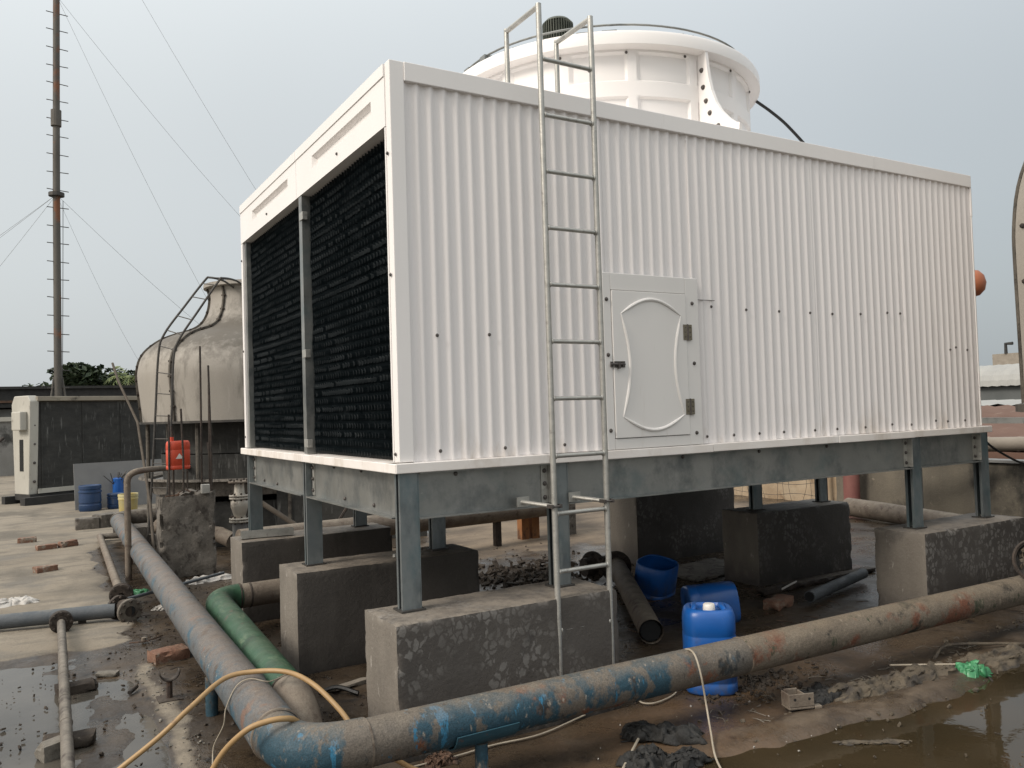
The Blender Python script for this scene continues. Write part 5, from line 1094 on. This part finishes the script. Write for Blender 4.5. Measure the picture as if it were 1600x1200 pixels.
pipe('curved_tube', bez([(3.35, -.76, GZ+.03), (3.55, -.72, GZ+.07), (3.85, -.85, GZ+.06), (4.2, -1.0, GZ+.03)], 6), .010, rag, 'muddy curved tube behind the green bag', 'tube', 8)

# ------------------------------------------------------------------ hoses and cables
pipe('tan_hose', bez([(-1.60, .15, GZ+.02), (-1.46, .20, -.05), (-1.332, .219, .02), (-1.165, .16, .15), (-1.017, .168, .26), (-.848, .262, .332), (-.702, .23, .348), (-.576, .106, .352), (-.503, -.073, .325), (-.433, -.236, .24), (-.375, -.33, .14), (-.25, -.33, .03), (-.10, -.36, GZ+.02), (.0, -.46, GZ+.02), (.03, -.62, GZ+.02), (.0, -.85, GZ+.02), (-.1, -1.2, GZ+.02)], 8), .0125, hosem, 'thick tan hose arching over both big pipes', 'hose', 14)
pipe('tan_hose', bez([(-1.15, -.30, GZ+.02), (-1.09, -.30, .0), (-1.035, -.305, .1), (-.975, -.345, .21), (-.895, -.42, .305), (-.817, -.45, .332), (-.751, -.46, .332), (-.69, -.43, .30), (-.63, -.36, .20), (-.60, -.25, .05), (-.55, -.1, GZ+.03)], 8), .0125, hosem, 'second tan hose looped over the front bend of the main pipe', 'hose', 14)
pipe('thin_wire', bez([(-.95, .10, GZ+.01), (-.923, .203, -.05), (-.906, .25, .02), (-.865, .22, .12), (-.852, .22, .20), (-.80, .225, .295), (-.735, .215, .322), (-.66, .19, .30), (-.60, .22, .295), (-.50, .30, .293)], 8), .0035, wirem, 'thin pale wire looped round the main pipe beside the hose', 'wire', 6)
pipe('white_cable', bez([(1.372, -.56, .24), (1.368, -.62, .296), (1.34, -.715, .300), (1.335, -.765, .21), (1.36, -.77, .05), (1.30, -.86, -.05), (1.15, -1.05, GZ+.012), (1.0, -1.3, GZ+.012)], 8), .0055, wirem, 'white cable hanging over the rusty pipe in front of the jerrycan', 'cable', 8)
cz = GZ+.012
pipe('white_cable', bez([(-.3, -.28, cz), (.1, -.30, cz), (.349, -.288, cz), (.55, -.31, cz), (.695, -.296, cz), (.9, -.24, cz), (1.064, -.192, cz), (1.2, -.14, cz), (1.34, -.12, cz), (1.30, -.22, cz+.02), (1.15, -.20, cz+.01), (1.22, -.08, cz+.02), (1.38, -.15, cz+.01), (1.35, -.25, cz), (1.42, -.30, cz), (1.60, -.25, cz), (1.70, -.20, cz+.05), (1.72, -.22, .08)], 8), .005, wirem, 'white cable tangled on the wet ground below the rusty pipe', 'cable', 8)

# ------------------------------------------------------------------ rubble and litter
def rubble(name, pts, s0, s1, mt, seed, label=None):
    rn = random.Random(seed); m_ = MB()
    for x, y in pts:
        s_ = rn.uniform(s0, s1); M = Matrix.Translation((x, y, GZ+.003+s_*.12)) @ Matrix.Rotation(rn.uniform(0, 6.3), 4, (rn.random()-.5, rn.random()-.5, rn.random()))
        vs = [Vector((sx*s_*rn.uniform(.6, 1.1), sy*s_*rn.uniform(.4, .9), sz*s_*rn.uniform(.2, .5))) for sz in (-1, 1) for sy in (-1, 1) for sx in (-1, 1)]
        m_.add([M @ p for p in vs], [(0, 2, 3, 1), (4, 5, 7, 6), (0, 1, 5, 4), (2, 6, 7, 3), (0, 4, 6, 2), (1, 3, 7, 5)])
    o = m_.build(name, mt); tag(o, label, 'rubble', kind='stuff'); return o
rn = random.Random(77)
rubble('rubble_heap', [(rn.gauss(2.75, .30), rn.gauss(3.35, .28)) for _ in range(420)], .012, .055, rock, 1, 'dark heap of broken stone chips under the tower, right of the plinths')
rubble('stone_chips', [(rn.uniform(1.4, 4), rn.uniform(2.4, 5)) for _ in range(300)], .006, .022, rock, 2, 'scattered dark stone chips on the floor under the tower')
rubble('floor_grit', [(rn.uniform(-.95, .1), rn.uniform(.6, 5)) for _ in range(420)], .003, .014, rock, 3, 'dark grit and small chips along the main and green pipes')
rubble('pale_grit', [(rn.gauss(-.98, .06), rn.uniform(.2, 2.9)) for _ in range(150)], .003, .010, cementm, 4, 'pale grit along the broken concrete edge at left')
rubble('bank_litter', [(x_, ridgeR(x_)+rn.gauss(.05, .10)) for x_ in [rn.uniform(1.4, 5.5) for _ in range(420)]], .004, .020, rag, 5, 'mud crumbs and litter along the bank of the brown pool')
def sticks(name, pts, l0, l1, r_, mt, seed, label):
    rn = random.Random(seed); m_ = MB()
    for x, y in pts:
        a_ = rn.uniform(0, 6.3); l = rn.uniform(l0, l1); z = GZ+.012
        m_.tube([(x, y, z), (x+l*.5*cos(a_), y+l*.5*sin(a_), z+rn.uniform(0, .015)), (x+l*cos(a_+.3), y+l*sin(a_+.3), z)], r_, 4)
    return tag(m_.build(name, mt), label, 'litter', kind='stuff')
sticks('stick_litter', [(rn.uniform(-.95, -.3), rn.uniform(1.2, 4.8)) for _ in range(70)], .03, .14, .003, rustdark, 21, 'dark twigs and wire bits strewn beside the main pipe')
sticks('stick_litter', [(rn.uniform(1.5, 4.5), rn.uniform(-.95, -.55)) for _ in range(80)], .03, .13, .002, cementm, 22, 'pale straw and twig bits on the muddy bank')
sticks('stick_litter', [(rn.uniform(2.2, 4.8), rn.uniform(.3, 2.8)) for _ in range(60)], .03, .15, .003, rust, 23, 'twigs and wire bits on the wet floor under the tower')
rubble('floating_bits', [(rn.uniform(1.2, 4.0), rn.uniform(-1.9, -1.15)) for _ in range(70)], .002, .008, rag, 24, 'specks of scum floating on the brown pool')
rubble('puddle_bits', [(rn.uniform(-1.9, -1.05), rn.uniform(.3, 3.0)) for _ in range(110)], .003, .014, rock, 25, 'dark bits lying in the grey puddle at left')
rubble('wet_litter', [(rn.gauss(2.15, .25), rn.gauss(-.42, .12)) for _ in range(260)], .005, .020, rock, 6, 'wet crumbs right of the blue jerrycan')
rubble('dry_floor_grit', [(rn.uniform(-2.2, -.9), rn.uniform(3.3, 11)) for _ in range(160)], .005, .016, rock, 7, 'sparse grit on the dry concrete at left')
rubble('wet_litter', [(rn.uniform(.6, 2.2), rn.uniform(-1.3, -.4)) for _ in range(24)], .002, .007, ragw, 8, 'tiny pale scraps on the brown mud in front')
